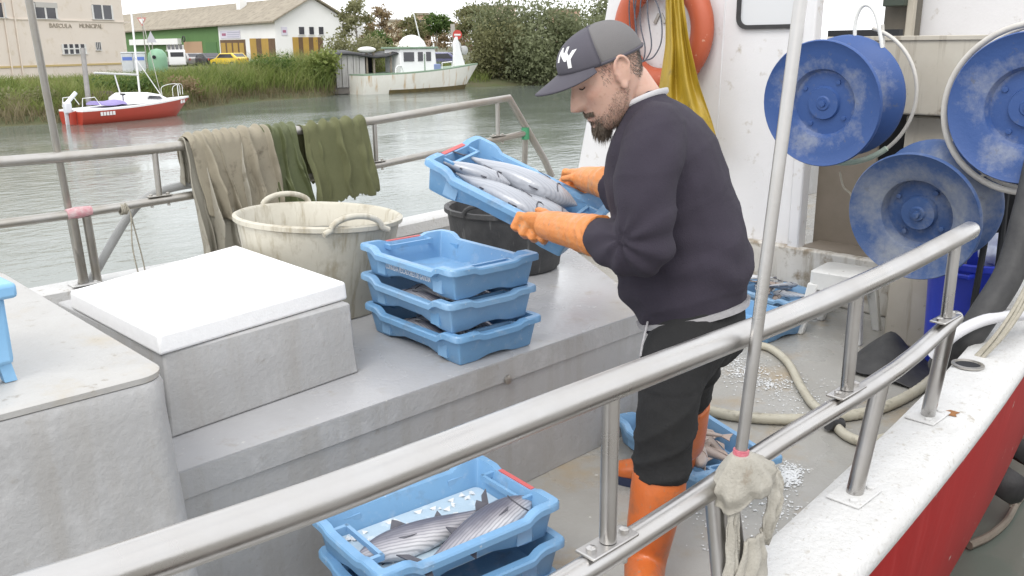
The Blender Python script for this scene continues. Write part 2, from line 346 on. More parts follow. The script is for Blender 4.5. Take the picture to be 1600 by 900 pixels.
# awning pole standing at the near railing
p0, p1 = aty(1157, 712, RY-.046), aty(1251, 0, RY-.046)
pd = (p1-p0).normalized()
pole = tag(part(MB().tube([p0-pd*.03, p1+pd*1.0], .0185, 18, round_end=True), 'awning_pole', M_steel, None), 'steel awning pole lashed with red tape and rag to the near railing', 'pole') if False else None
def free(mb, name, m, label, cat, group=None, base=None, **k):
    b = V(base) if base is not None else V(mb.v[0]); mb.v = [tuple(V(v)-b) for v in mb.v]
    o = mb.build(name, m, None, **k); o.location = b; return tag(o, label, cat, group)
pole = thing('awning_pole', 'slim steel awning pole tied with red tape beside the rag on the railing', 'pole', p0)
part(MB().tube([p0-pd*.05, p0, p1+pd*1.1], .0112, 18), 'tube', M_steel, pole)
part(MB().tube([p0-pd*.014, p0+pd*.012], .0148, 16), 'tape', mat('red_tape', (.55, .07, .12), .6, col2=(.62, .3, .32), scale=60, bump=.5), pole)
# rag wrapped round the foot of the pole
M_rag = mat('dirty_white_cloth', (.43, .41, .36), .9, col2=(.33, .31, .265), scale=14, spots=[((.26, .22, .17), 25, .64, .78)], bump=.4, bscale=180)
L0 = aty(1142, 740, RY)
rag = thing('rag', 'dirty white rag knotted round the railing joint below red tape', 'rag', L0)
def rsheet(g, name, m=None, closed=False):
    nu, nv = len(g), len(g[0]); mb = MB().add([p for r in g for p in r], [(i*nv+j, ((i+1) % nu)*nv+j, ((i+1) % nu)*nv+j+1, i*nv+j+1) for i in range(nu if closed else nu-1) for j in range(nv-1)])
    o = part(mb, name, m or M_rag, rag, smooth=180); q = o.modifiers.new('solid', 'SOLIDIFY'); q.thickness = .003; q.offset = 0; return o
tri = lambda q: 2*abs(q/math.pi-math.floor(q/math.pi+.5))          # sharp folds
g = []
for i in range(90):           # skirt gathered at the tape and thrown over the rail
    an = 2*math.pi*i/90; row = []
    hang = 1.0+.55*max(0, math.cos(an-.15))**2+.25*max(0, math.cos(an-2.9))+.10*nz((math.cos(an)*2, math.sin(an)*2, 0), 2)
    for j in range(26):
        t = j/25; tt = t*hang; cen = (p0+pd*.004).lerp(L0+V((.0, -.030, -.012)), min(1, tt)); cen.z -= max(0, tt-1)*.06
        sp_ = min(1, tt*1.35)**.75; fo = (.5-tri(an*6.5+1.2*nz((math.cos(an), math.sin(an), t*.8), 1.6)))*.13*sp_+.12*nz((math.cos(an)*1.6, math.sin(an)*1.6, t*1.2), 1.8)*sp_
        rx, ry = .0125+.060*sp_, .0125+.036*sp_
        row.append(cen+V((math.cos(an)*rx*(1+fo), math.sin(an)*ry*(1+fo), .006*math.sin(5*an)*t+.5*math.cos(an)*rx*.38*sp_)))
    g.append(row)
rsheet(g, 'wrap', closed=True)
def strip(path, widths, name, seed, m=None, curl=.5, n=22, fa_=.009, dirx=V((1, 0, 0))):
    P_ = catmull(path, 8); g = []
    for i in range(n):
        u = i/(n-1)*2-1; row = []
        for j, p in enumerate(P_):
            t = j/(len(P_)-1); w = lerp(list(np.linspace(0, 1, len(widths))), widths, t)
            y = -curl*w*(1-u*u)+fa_*(tri(u*4.5+seed+1.2*nz((u, t*2, seed), 1.5))-.5)+.007*nz((u*2, t*4, seed), 1.7)
            row.append(p+dirx*(w*u)+V((0, y, .006*nz((u*3, t*2, seed+4), 1.5)*(t > .8))))
        g.append(row)
    return rsheet(g, name, m)
strip([L0+V((.066, -.050, .0)), L0+V((.064, -.056, -.05)), L0+V((.052, -.056, -.10)), L0+V((.046, -.052, -.15))], [.022, .030, .026, .008], 'strip', 1.3)
strip([L0+V((-.052, -.040, -.02)), L0+V((-.058, -.044, -.08)), L0+V((-.056, -.046, -.15)), L0+V((-.050, -.048, -.27))], [.016, .013, .020, .040], 'strip', 2.7)
strip([L0+V((-.004, -.058, -.105)), L0+V((-.008, -.060, -.18)), L0+V((-.012, -.060, -.25)), L0+V((-.012, -.058, -.285))], [.034, .060, .070, .074], 'sleeve', 4.1, curl=.25)
M_stripe = mat('pink_striped_cloth', (.55, .50, .46), .9, col2=(.50, .24, .28), scale=16, amt=.25, bump=.3)
# far railing
FY = 4.3
frail = bpy.data.objects.new('railing', None); COL.objects.link(frail); frail.parent = boat
frail['label'] = 'dull grey railing with clothes hung over it, river behind'
TP = [(-80, 258), (0, 253), (130, 243), (250, 232), (400, 212), (588, 188), (700, 169), (795, 153)]
LP = [(-80, 361), (0, 350), (120, 334), (300, 305), (460, 282), (596, 257), (685, 238), (790, 215), (825, 207)]
tp = [aty(x, y, FY) for x, y in TP]; lp = [aty(x, y, FY) for x, y in LP]
part(MB().tube([tp[0]-V((1.5, 0, .02))]+tp+[aty(850, 248, FY), aty(862, 275, FY)], .024, 18), 'top_rail', M_oldsteel, frail)
part(MB().tube([lp[0]-V((1.5, 0, .02))]+lp, .021, 16), 'lower_rail', M_oldsteel, frail)
for px in (250, 588, 778):
    q = aty(px, lerp([p[0] for p in LP], [p[1] for p in LP], px), FY); qt = aty(px, lerp([p[0] for p in TP], [p[1] for p in TP], px), FY)
    upright(q.x, frail, FY, qt.z, q.z, .014, M_oldsteel)
q0 = aty(122, 335, FY)
for dx in (-.025, .035): leg(q0+V((dx, 0, -.01)), V((q0.x+dx+.03, FY+.06, g_z(q0.x)+.002)), frail, M_oldsteel, .02, plate=dx < 0)
q1 = aty(821, 206, FY); l_ = leg(q1, V((q1.x+.03, FY+.05, g_z(q1.x)+.002)), frail, M_oldsteel, .019)
part(MB().tube([q1-V((0, 0, .05)), q1+V((0, 0, .03))], .027, 14), 'tape', mat('green_tape', (.06, .26, .13), .7), l_)
q2 = aty(500, 278, FY); leg(q2, V((q2.x+.02, FY+.05, g_z(q2.x)+.002)), frail, M_oldsteel, .019)
part(MB().tube([q0+V((-.05, 0, .006)), q0+V((-.01, 0, .008)), q0+V((.06, 0, .010))], [.024, .028, .0235], 14), 'tape', mat('faded_red_tape', (.50, .14, .18), .8, col2=(.62, .55, .54), scale=35, bump=.5), frail)
# bent pipe inside the far railing, pole, cord
bend = catmull([aty(x, y, FY+.075) for x, y in ((138, 446), (172, 385), (205, 332), (235, 306), (280, 291), (340, 284), (420, 277), (500, 268), (520, 290))], 6)
part(MB().tube(bend, .021, 16), 'bent_pipe', mat('grey_pipe', (.38, .385, .38), .5, col2=(.3, .3, .29), scale=8), frail)
fp0, fp1 = aty(128, 436, FY+.03), aty(45, 0, FY+.03); fd = (fp1-fp0).normalized()
fpole = thing('awning_pole', 'thin weathered awning pole by the far railing with red and white cloth below', 'pole', V((fp0.x, fp0.y, g_z(1.3))))
part(MB().tube([V((fp0.x, fp0.y+.03, g_z(1.3)+.001)), fp0, fp1+fd*1.2], .0165, 14), 'tube', M_oldsteel, fpole)
c0 = aty(192, 326, FY)
crd = MB().tube(catmull([c0+V((0, -.03, .03)), c0+V((.02, -.035, -.03)), c0+V((.01, -.035, -.2)), c0+V((.035, -.05, -.42)), c0+V((.06, -.02, -.30)), c0+V((.02, -.034, -.02))], 6), .0035, 6)
for k in range(4): crd.tube([c0+V((-.012+.008*k, .026*math.cos(a), .026*math.sin(a))) for a in [i*math.pi/6 for i in range(13)]], .0045, 6)
free(crd, 'cord', M_rope, 'thin pale cord knotted on the far railing and hanging down', 'cord', base=c0)

# ------------------------------------------------------------------ deck boxes
big = bpy.data.objects.new('deck_housing', None); COL.objects.link(big); big.parent = boat; big['label'] = 'tall grey deck housing with a worn, dirty top seam'
def rounded(x0, x1, y0, y1, r, z, k=6):
    pts = []
    for cx, cy, a0 in ((x1-r, y1-r, 0), (x0+r, y1-r, 90), (x0+r, y0+r, 180), (x1-r, y0+r, 270)):
        for i in range(k+1): a = math.radians(a0+90*i/k); pts.append(V((cx+r*math.cos(a), cy+r*math.sin(a), z)))
    return pts
def wob(p, s=.004): return p+V((nz(p, 4)*s, nz(p, 4, 5)*s, nz(p, 3, 9)*s))
BT = .85
part(MB().rings([[wob(q) for q in rounded(-1.6+e, .735-e, 1.85+e, 3.12-e, .055, z)] for z, e in [(.002, -.03), (.25, -.02), (.5, -.01), (.76, 0), (.815, 0), (.83, .006), (.832, .016)]]), 'wall', M_greyside, big, smooth=45)
part(MB().rings([[wob(q) for q in rounded(-1.6+e, .735-e, 1.85+e, 3.12-e, .055, z)] for z, e in [(.828, .010), (.836, .010)]]), 'seam', M_seam, big)
part(MB().rings([[wob(q, .006) for q in rounded(-1.6+e, .735-e, 1.85+e, 3.12-e, .06, z)] for z, e in [(.833, .004), (.846, .003), (.853, .012)]]), 'top', mat('worn_grey_top', (.46, .455, .44), .5, col2=(.40, .39, .37), scale=5, spots=[((.42, .38, .31), 5, .62, .80), ((.27, .245, .21), 20, .68, .78)], bump=.35, bscale=50, rough2=.35, bdist=.006), big, smooth=45)
plat = bpy.data.objects.new('work_platform', None); COL.objects.link(plat); plat.parent = boat; plat['label'] = 'long low grey platform with a wet shiny top'
PZ = .505
pl = [(.785, 2.05), (2.77, 2.075), (3.5, 3.25), (3.5, 3.75), (.785, 3.75)]
def inset(poly, e):
    c = sum((V((x, y, 0)) for x, y in poly), V((0, 0, 0)))/len(poly)
    return [(c.x+(x-c.x)*(1-e), c.y+(y-c.y)*(1-e)) for x, y in poly]
def prng(poly, z, e): return [V((x, y, z)) for x, y in inset(poly, e)]
part(MB().rings([prng(pl, .002, .012), prng(pl, .418, .010), prng(pl, .424, 0), prng(pl, PZ-.006, 0)]), 'side', M_greyside, plat, smooth=30)
mb = MB(); mb.rings([prng(pl, PZ-.006, .0), prng(pl, PZ-.001, .001), prng(pl, PZ, .004)])
part(mb, 'top', mat('wet_grey_top', (.38, .38, .39), .32, col2=(.33, .33, .335), scale=4, spots=[((.29, .27, .24), 9, .64, .82), ((.5, .49, .47), 26, .70, .76)], bump=.25, bscale=45, rough2=.10, bdist=.005), plat, smooth=30)
bq = aty(795, 594, 2.056); part(MB().lathe([(.016, 0), (.016, .006), (.008, .009), (0, .0092)], bq+V((0, .006, 0)), V((0, -1, 0)), 14), 'bolt', M_oldsteel, plat)
hb = [(.885, 2.265), (1.52, 2.325), (1.53, 3.12), (.86, 3.02)]
hat = bpy.data.objects.new('hatch_coaming', None); COL.objects.link(hat); hat.parent = boat
part(MB().rings([prng(hb, PZ+.001, -.03), prng(hb, .6, -.012), prng(hb, .735, 0), prng(hb, .742, .01)]), 'wall', M_greyside, hat, smooth=30, bevel=.006)
ld = [V((.872, 2.262, 0)), V((1.528, 2.375, 0)), V((1.562, 3.15, 0)), V((.868, 2.86, 0))]
ld = [V((.872, 2.255, 0)), V((1.535, 2.36, 0)), V((1.555, 3.14, 0)), V((.862, 2.90, 0))]
c = sum(ld, V((0, 0, 0)))/4
lid = free(MB().hexa([p+V((0, 0, .743)) for p in ld], [c+(p-c)*.99+V((0, 0, .802)) for p in ld]), 'hatch_lid', M_foam, 'thick white foam lid lying on the grey hatch', 'lid', base=c+V((0, 0, .743)), bevel=.009, seg=3)
# blue item standing on the deck housing at the edge of the picture
b0 = atz(2, 585, BT+.004)
bb = thing('plastic_box', 'small pale blue lidded plastic box on the tall grey housing', 'box', b0)
M_lblue = mat('pale_blue_plastic', (.20, .42, .66), .45, col2=(.25, .47, .7), scale=6)
bb.rotation_euler.z = .05
def lp_(mb, name, m, **k): return mb.build(name, m, bb, **k)
lp_(MB().box((-.135, .06, .115), (.29, .27, .15)), 'body', M_lblue, bevel=.01)
lp_(MB().box((-.135, .06, .20), (.33, .31, .032)), 'lid', M_lblue, bevel=.008)
for dx, dy in ((-.0, -.05), (-.26, -.05), (-.0, .17), (-.26, .17)):
    lp_(MB().hexa([V((dx-.012, dy-.012, 0)), V((dx+.012, dy-.012, 0)), V((dx+.012, dy+.012, 0)), V((dx-.012, dy+.012, 0))], [V((dx-.03, dy-.012, .105)), V((dx-.005, dy-.012, .105)), V((dx-.005, dy+.012, .105)), V((dx-.03, dy+.012, .105))]), 'leg', M_lblue)
# ------------------------------------------------------------------ wheelhouse
wh = bpy.data.objects.new('wheelhouse', None); COL.objects.link(wh); wh.parent = boat; wh['label'] = 'white wheelhouse with black rubber framed window'
WX = 5.0
def wp(px, py, X=WX): return atx(px, py, X)
e0 = wp(950, 0); e1 = wp(905, 250); ed = (e1-e0)/(e0.z-e1.z)
def edge(z): return e0+ed*(e0.z-z)
el, et = edge(.0), edge(3.0); YR = 2.655
part(MB().prism([V((WX, YR, .30)), edge(.30), et, V((WX, YR-.02, 3.0))], (.06, 0, 0)), 'wall', M_white, wh, bevel=.01)
part(MB().prism([edge(.30)+V((.06, 0, 0)), edge(.30)+V((2.2, -.35, .1)), et+V((2.2, -.35, 0)), et+V((.06, 0, 0))], (0, -.05, 0)), 'side_wall', M_white, wh)
part(MB().box((WX-.012, YR-.005, 1.65), (.09, .075, 2.7)), 'door_post', M_white, wh, bevel=.01)
part(MB().box((WX-.035, (el.y+1.15)/2, .16), (.07, el.y-1.15-.1, .32)), 'coaming', mat('stained_coaming', (.62, .6, .56), .6, col2=(.5, .47, .42), scale=5, spots=[((.24, .19, .13), 9, .58, .72)], streak=((.3, .26, .2), (16, 16, 2), .56, .75), bump=.2), wh, bevel=.012)
sp0, sp1 = wp(1135, 0), wp(1118, 240)
part(MB().tube([sp1+V((-.002, 0, -.3)), sp0+V((-.002, 0, .8))], .004, 6), 'panel_seam', M_white, wh)
# window
a, b = wp(1152, 46), wp(1262, 46); wz0, wz1 = a.z-.0, a.z+.5
def rrect(y0, y1, z0, z1, r, x, k=5):
    pts = []
    for cy, cz, a0 in ((y1-r, z1-r, 0), (y0+r, z1-r, 90), (y0+r, z0+r, 180), (y1-r, z0+r, 270)):
        for i in range(k+1): t = math.radians(a0+90*i/k); pts.append(V((x, cy+r*math.cos(t), cz+r*math.sin(t))))
    return pts
fr = part(MB().rings([rrect(b.y, a.y, wz0, wz1, .07, WX-.002), rrect(b.y, a.y, wz0, wz1, .07, WX-.022), rrect(b.y+.024, a.y-.024, wz0+.024, wz1-.024, .05, WX-.022), rrect(b.y+.024, a.y-.024, wz0+.024, wz1-.024, .05, WX-.002)], closed=True), 'window', M_black, wh, smooth=40)
part(MB().prism(rrect(b.y+.022, a.y-.022, wz0+.022, wz1-.022, .05, WX-.006), (.003, 0, 0)), 'pane', mat('window_glass', (.60, .61, .62), .15, spec=.6), fr)
# winch housing right of the door post: brown panel, dark void, beige column
part(MB().box((WX+.25, 2.49, .62), (.02, .36, .66)), 'inner_panel', M_brown, wh)
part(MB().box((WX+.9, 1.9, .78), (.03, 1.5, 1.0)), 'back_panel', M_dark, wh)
part(MB().box((WX+.45, 1.95, .31), (.9, 1.35, .02)), 'sill', M_brown, wh)
part(MB().box((WX+.45, 1.9, 1.30), (.92, 1.42, .03)), 'ceiling_panel', M_brown, wh)
q = wp(1434, 55, 5.7); q2 = wp(1640, 55, 5.7)
part(MB().box((5.73, (q.y+q2.y)/2-.3, q.z+.55), (.06, q.y-q2.y+.6, 1.15)), 'forward_wall', M_white, wh, bevel=.01)
q3 = wp(1408, 30, 5.6); part(MB().box((5.62, q3.y, q3.z+.3), (.10, .19, 1.0)), 'post', mat('dark_post', (.10, .095, .08), .7, col2=(.16, .14, .11), scale=9), wh, bevel=.01)
q3b = wp(1424, 30, 5.55); part(MB().box((5.54, q3b.y, q3b.z+.3), (.04, .045, 1.0)), 'post', M_beige, wh, bevel=.005)
q4 = wp(1396, 10, 5.5); part(MB().box((5.5, q4.y-.01, q4.z+.05), (.06, .13, .10)), 'junction_box', mat('dark_green_box', (.05, .065, .05), .6), wh, bevel=.006)

# ------------------------------------------------------------------ net haulers
def drum_mat(k=1., dark=0.):
    m = bpy.data.materials.new('worn_blue_drum'); m.use_nodes = True; t = m.node_tree; p = t.nodes['Principled BSDF']; ln = t.links.new
    p.inputs['Roughness'].default_value = .55
    tcn = t.nodes.new('ShaderNodeTexCoord'); sx = t.nodes.new('ShaderNodeSeparateXYZ'); ln(tcn.outputs['Object'], sx.inputs[0])
    def math_(op, a, b=None):
        n = t.nodes.new('ShaderNodeMath'); n.operation = op
        for i, q in enumerate((a, b)):
            if q is None: continue
            if isinstance(q, (int, float)): n.inputs[i].default_value = q
            else: ln(q, n.inputs[i])
        return n.outputs[0]
    rad = math_('SQRT', math_('ADD', math_('MULTIPLY', sx.outputs[1], sx.outputs[1]), math_('MULTIPLY', sx.outputs[2], sx.outputs[2])))
    def nse(sc, d=7):
        n = t.nodes.new('ShaderNodeTexNoise'); n.inputs['Scale'].default_value = sc; n.inputs['Detail'].default_value = d; n.inputs['Roughness'].default_value = .68; ln(tcn.outputs['Object'], n.inputs['Vector']); return n.outputs['Fac']
    band = t.nodes.new('ShaderNodeValToRGB'); els = band.color_ramp.elements
    els[0].position = 0; els[0].color = (.06,)*3+(1,); els[1].position = 1; els[1].color = (.02,)*3+(1,)
    for pos, v in ((.40, .03), (.52, .34), (.66, .40), (.80, .22), (.92, .10)): e = els.new(pos); e.color = (v, v, v, 1)
    ln(math_('DIVIDE', rad, .285), band.inputs['Fac'])
    wear = math_('ADD', math_('MULTIPLY', band.outputs['Color'], 1.0), math_('ADD', math_('MULTIPLY', math_('SUBTRACT', nse(6), .5+.0), 1.5), math_('MULTIPLY', math_('SUBTRACT', nse(40), .5), .55)))
    rp = t.nodes.new('ShaderNodeMapRange'); rp.inputs['From Min'].default_value = .22-.2*dark; rp.inputs['From Max'].default_value = .80-.2*dark; rp.inputs['To Max'].default_value = .8; ln(wear, rp.inputs['Value'])
    mixn = t.nodes.new('ShaderNodeMix'); mixn.data_type = 'RGBA'; ln(rp.outputs['Result'], mixn.inputs['Factor'])
    mixn.inputs['A'].default_value = (.034, .082, .245, 1) if not dark else (.032, .072, .19, 1); mixn.inputs['B'].default_value = (.32, .34, .37, 1) if not dark else (.24, .255, .27, 1)
    m2 = t.nodes.new('ShaderNodeMix'); m2.data_type = 'RGBA'; r2 = t.nodes.new('ShaderNodeMapRange'); r2.inputs['From Min'].default_value = .60; r2.inputs['From Max'].default_value = .75; ln(nse(22), r2.inputs['Value'])
    ln(r2.outputs['Result'], m2.inputs['Factor']); ln(mixn.outputs['Result'], m2.inputs['A']); m2.inputs['B'].default_value = (.12, .13, .16, 1)
    ln(m2.outputs['Result'], p.inputs['Base Color'])
    bmp = t.nodes.new('ShaderNodeBump'); bmp.inputs['Strength'].default_value = .35; bmp.inputs['Distance'].default_value = .004; ln(nse(60, 4), bmp.inputs['Height']); ln(bmp.outputs['Normal'], p.inputs['Normal'])
    return m
M_drum = drum_mat(); M_drum_old = drum_mat(1., 1.)
def hauler(center, r, length, label, tilt=.0, dish=.05, knob=True, M_drum=M_drum):
    t = thing('net_hauler', label, 'net hauler', center, 'blue net hauling drums on the beige mount')
    t.rotation_euler = (0, tilt, 0)
    # local X runs from the outer flange (x=0) towards the mount
    prof = [(0, dish*.55), (r*.10, dish*.5), (r*.12, dish*.62), (r*.25, dish*.62), (r*.27, dish*.95), (r*.50, dish*1.0), (r*.545, dish*.45), (r*.60, dish*.35), (r*.80, dish*.22), (r*.95, .0), (r*.985, -.006), (r, .0), (r, .012), (r*.97, .016), (r*.78, dish*.6+.02), (r*.62, length*.35), (r*.56, length*.5)]
    b = MB().lathe([(q, h) for q, h in prof], (0, 0, 0), (1, 0, 0), 56); b.build('outer_flange', M_drum, t, smooth=38)
    prof2 = [(r*.56, length*.5), (r*.62, length*.65), (r*.8, length-.05), (r*.965, length-.016), (r*.985, length-.006), (r*.985, length+.006), (r*.9, length+.01), (r*.3, length+.02)]
    MB().lathe(prof2, (0, 0, 0), (1, 0, 0), 56).build('inner_flange', M_drum, t, smooth=38)
    MB().lathe([(r*.14, length-.02), (r*.14, length+.30)], (0, 0, 0), (1, 0, 0), 18).build('shaft', M_oldsteel, t)
    hb_ = MB().lathe([(.0, dish*.3), (r*.05, dish*.32), (r*.055, dish*.7)], (0, 0, 0), (1, 0, 0), 14).build('hub_nut', M_drum, t)
    for k in range(4 if knob else 0):
        a = .6+k*math.pi/2; MB().lathe([(0, dish*.82), (.011, dish*.84), (.012, dish*1.05)], (0, math.cos(a)*r*.40, math.sin(a)*r*.40), (1, 0, 0), 8).build('bolt', M_drum, t)
    return t
h1c = atx(1281, 163, 3.9); h2c = atx(1425, 340, 3.7); h3c = atx(1603, 170, 3.75)
hauler(h1c, .288, .25, 'worn blue drum beside the white wheelhouse with a pale hoop above', tilt=-.10, dish=.045)
hauler(h2c, .272, .25, 'lowest blue drum with a deep scuffed dish over the railing end', tilt=-.16, dish=.085, M_drum=M_drum_old)
hauler(h3c, .285, .26, 'bright blue drum ringed by a pale metal guard', tilt=-.05, dish=.05)
mt = thing('hauler_mount', 'stained beige steel beam and column carrying the blue net drums', 'mount', V((4.6, 1.7, 0)))
ma, mbp = atx(1296, 62, 4.42), atx(1660, 52, 4.42); z0m = atx(1440, 180, 4.42).z
part(MB().box((4.56, (ma.y+mbp.y)/2, (ma.z+z0m)/2), (.28, ma.y-mbp.y, ma.z-z0m)), 'beam', M_beige, mt, bevel=.008)
part(MB().box((4.46, (ma.y+mbp.y)/2, ma.z+.003), (.10, ma.y-mbp.y+.02, .022)), 'top_lip', M_beige, mt, bevel=.003)
ca = atx(1402, 300, 4.5); cb = atx(1515, 300, 4.5)
part(MB().box((4.66, (ca.y+cb.y)/2, z0m/2-.005), (.30, ca.y-cb.y, z0m-.012)), 'column', M_beige, mt, bevel=.01)
part(MB().box((4.66, cb.y-.19, z0m/2), (.05, .05, z0m-.01)), 'stay', M_dark, mt)
kb = atx(1305, 55, 4.7); kc = atx(1415, 55, 4.7)
part(MB().box((4.64, (kb.y+kc.y)/2, ma.z+.03), (.05, kb.y-kc.y, .035)), 'dark_bar', M_dark, mt)
# pale guard hoops
def ringpts(c, r, a0, a1, n=40): return [c+V((0, r*math.cos(math.radians(a0+(a1-a0)*i/n)), r*math.sin(math.radians(a0+(a1-a0)*i/n)))) for i in range(n+1)]
M_hoop = mat('pale_hoop', (.58, .56, .52), .45, col2=(.44, .42, .38), scale=10)
g1 = thing('drum_guard', 'thin pale hoop with green taped end curving round the drum by the wheelhouse', 'guard', h1c+V((.30, 0, .03)))
gp = ringpts(h1c+V((.29, .0, .03)), .315, 105, 285, 44)
part(MB().tube(gp, .0085, 10), 'hoop', M_hoop, g1)
gt = [p+V((-.02-.05*i/14, 0, -.004)) for i, p in enumerate(gp[-15:])]
part(MB().tube(gt, .0135, 10), 'tape', mat('pale_green_tape', (.30, .42, .34), .7, col2=(.42, .46, .4), scale=30, bump=.3), g1)
g3 = thing('drum_guard', 'wide pale metal ring round the bright blue drum', 'guard', h3c+V((.05, 0, 0)))
part(MB().tube(ringpts(h3c+V((.06, 0, -.005)), .318, 0, 360, 60), .0125, 10), 'hoop', M_hoop, g3)
part(MB().tube(ringpts(h3c+V((.14, 0, -.005)), .312, 0, 360, 60), .0085, 10), 'hoop', M_hoop, g3)
for a in (20, 110, 200, 300):
    q = V((0, math.cos(math.radians(a))*.315, math.sin(math.radians(a))*.315-.005)); part(MB().tube([h3c+q+V((.06, 0, 0)), h3c+q+V((.14, 0, 0)), h3c+q*.99+V((.66, 0, 0))], .006, 8), 'stay', M_hoop, g3)
hp = catmull([atx(x, y, 4.12) for x, y in ((1346, 120), (1338, 80), (1336, 40), (1344, 14), (1356, 8), (1368, 22), (1376, 58), (1378, 75))], 6)
free(MB().tube(hp, .0085, 10), 'line_hoop', mat('white_strip', (.66, .66, .63), .4), 'white bent plastic strip arching above the drum by the wheelhouse', 'strip', base=hp[0])
hs = [atx(x, y, 4.2) for x, y in ((1379, 38), (1381, 90), (1392, 130))]
free(MB().tube(hs, .008, 8), 'guide_rod', M_hoop, 'short pale upright rod in front of the beige beam', 'rod', base=hs[-1])
tw = catmull([atx(x, y, 4.25) for x, y in ((1312, 268), (1318, 292), (1330, 305), (1332, 330))], 6)
free(MB().tube(tw, .005, 6), 'twine', M_rope, 'loose end of twine hanging below the green taped hoop', 'twine', base=tw[0])

# ------------------------------------------------------------------ things by the wheelhouse
lc = atx(1034, 48, WX-.08)
lb = thing('lifebuoy', 'faded orange lifebuoy hanging on the white wheelhouse wall', 'lifebuoy', lc)
M_orange = mat('faded_orange', (.48, .11, .05), .5, col2=(.42, .09, .04), scale=6, spots=[((.62, .35, .25), 18, .70, .76)], bump=.06)
RR, rr_ = .315, .078
part(MB().rings([[lc+V((rr_*math.sin(b_)*.8, 0, 0))+V((0, math.cos(a_), math.sin(a_)))*(RR+rr_*math.cos(b_)) for b_ in [2*math.pi*j/14 for j in range(14)]] for a_ in [2*math.pi*i/56 for i in range(56)]], closed=True), 'ring', M_orange, lb)
for a0 in (45, 135, 225, 315):
    part(MB().rings([[lc+V((rr_*1.04*math.sin(b_)*.8, 0, 0))+V((0, math.cos(a_), math.sin(a_)))*(RR+rr_*1.04*math.cos(b_)) for b_ in [2*math.pi*j/14 for j in range(14)]] for a_ in [math.radians(a0-4+8*i/4) for i in range(5)]]), 'band', mat('buoy_band', (.5, .13, .06), .6), lb)
for dy in (-.02, .03): part(MB().box(atx(1032, 34, WX-.006)+V((0, dy, .02)), (.012, .022, .07), Matrix.Rotation(.5*(1 if dy > 0 else -1), 3, 'X')), 'bracket', M_oldsteel, lb, bevel=.002)
# coil of dark line over the buoy
mb = MB(); X0 = WX-.19
M_line = mat('dark_line', (.055, .06, .08), .8, col2=(.12, .13, .16), scale=60)
for k, (pts) in enumerate([((990, -40), (983, 10), (987, 60), (995, 85), (1000, 98)), ((1000, -40), (992, 20), (997, 70), (1002, 98)), ((1005, -40), (1000, 30), (1008, 75), (1003, 95), (996, 60), (990, 0), (992, -40)), ((1012, -40), (1012, 20), (1018, 70), (1010, 92), (1002, 97)), ((1008, -30), (1030, 15), (1034, 60), (1022, 88), (1006, 95))]):
    mb.tube(catmull([atx(x, y, X0-.012*k) for x, y in pts], 6), .0045, 7)
rc = free(mb, 'rope_coil', M_line, 'bunch of thin dark lines hanging over the orange lifebuoy', 'rope', base=atx(1000, -40, X0))
def cloth(name, m, label, cat, grid, base, thick=.004, group=None):
    nu, nv = len(grid), len(grid[0]); vs = [p for r in grid for p in r]
    mb = MB().add(vs, [(i*nv+j, (i+1)*nv+j, (i+1)*nv+j+1, i*nv+j+1) for i in range(nu-1) for j in range(nv-1)])
    o = free(mb, name, m, label, cat, group, base=base, smooth=180)
    s_ = o.modifiers.new('solid', 'SOLIDIFY'); s_.thickness = thick; s_.offset = 0
    s2 = o.modifiers.new('sub', 'SUBSURF'); s2.levels = 1; s2.render_levels = 1
    return o
grid = []
for i in range(33):
    u = i/32; row = []
    for j in range(30):
        v = j/29; y = -45+v*290
        xl = lerp([-45, 0, 70, 185, 245], [1040, 1040, 1040, 1022, 1012], y); xr = lerp([-45, 0, 60, 130, 190, 245], [1064, 1068, 1076, 1092, 1113, 1128], y)
        fold = math.sin(u*15+math.sin(v*4)*1.2)*.030*(.3+v)+math.sin(u*31+2)*.009+nz((u*3, v*4, 1), 1.5)*.02
        row.append(atx(xl+(xr-xl)*u, y, WX-.26+fold))
    grid.append(row)
M_yellow = mat('mustard_oilskin', (.40, .27, .025), .42, col2=(.33, .22, .02), scale=6, spots=[((.2, .14, .03), 14, .64, .8)], bump=.12, bscale=40)
cloth('oilskin', M_yellow, 'mustard yellow oilskin apron hanging in folds over the lifebuoy', 'oilskin', grid, grid[16][0])

# stool
st = thing('plastic_stool', 'small white plastic stool standing on the wet deck by the blue barrel', 'stool', V((4.50, 2.10, 0)))
st.rotation_euler.z = .12; st.scale = (.92, .92, .95)
MB().rings([rounded(-.14, .14, -.14, .14, .03, .335), rounded(-.15, .15, -.15, .15, .035, .345), rounded(-.15, .15, -.15, .15, .035, .365), rounded(-.14, .14, -.14, .14, .035, .372)]).build('seat', M_pvc, st, smooth=35)
MB().rings([rounded(-.152, .152, -.152, .152, .035, .27), rounded(-.15, .15, -.15, .15, .035, .345), rounded(-.143, .143, -.143, .143, .03, .345), rounded(-.145, .145, -.145, .145, .03, .27)], closed=True).build('apron', M_pvc, st, smooth=35)
for sx in (-1, 1):
    for sy in (-1, 1):
        w = .032
        MB().hexa([V((sx*.17-w*.7, sy*.17-w*.7, 0)), V((sx*.17+w*.7, sy*.17-w*.7, 0)), V((sx*.17+w*.7, sy*.17+w*.7, 0)), V((sx*.17-w*.7, sy*.17+w*.7, 0))],
                  [V((sx*.122-w, sy*.122-w, .30)), V((sx*.122+w, sy*.122-w, .30)), V((sx*.122+w, sy*.122+w, .30)), V((sx*.122-w, sy*.122+w, .30))]).build('leg', M_pvc, st, bevel=.008)
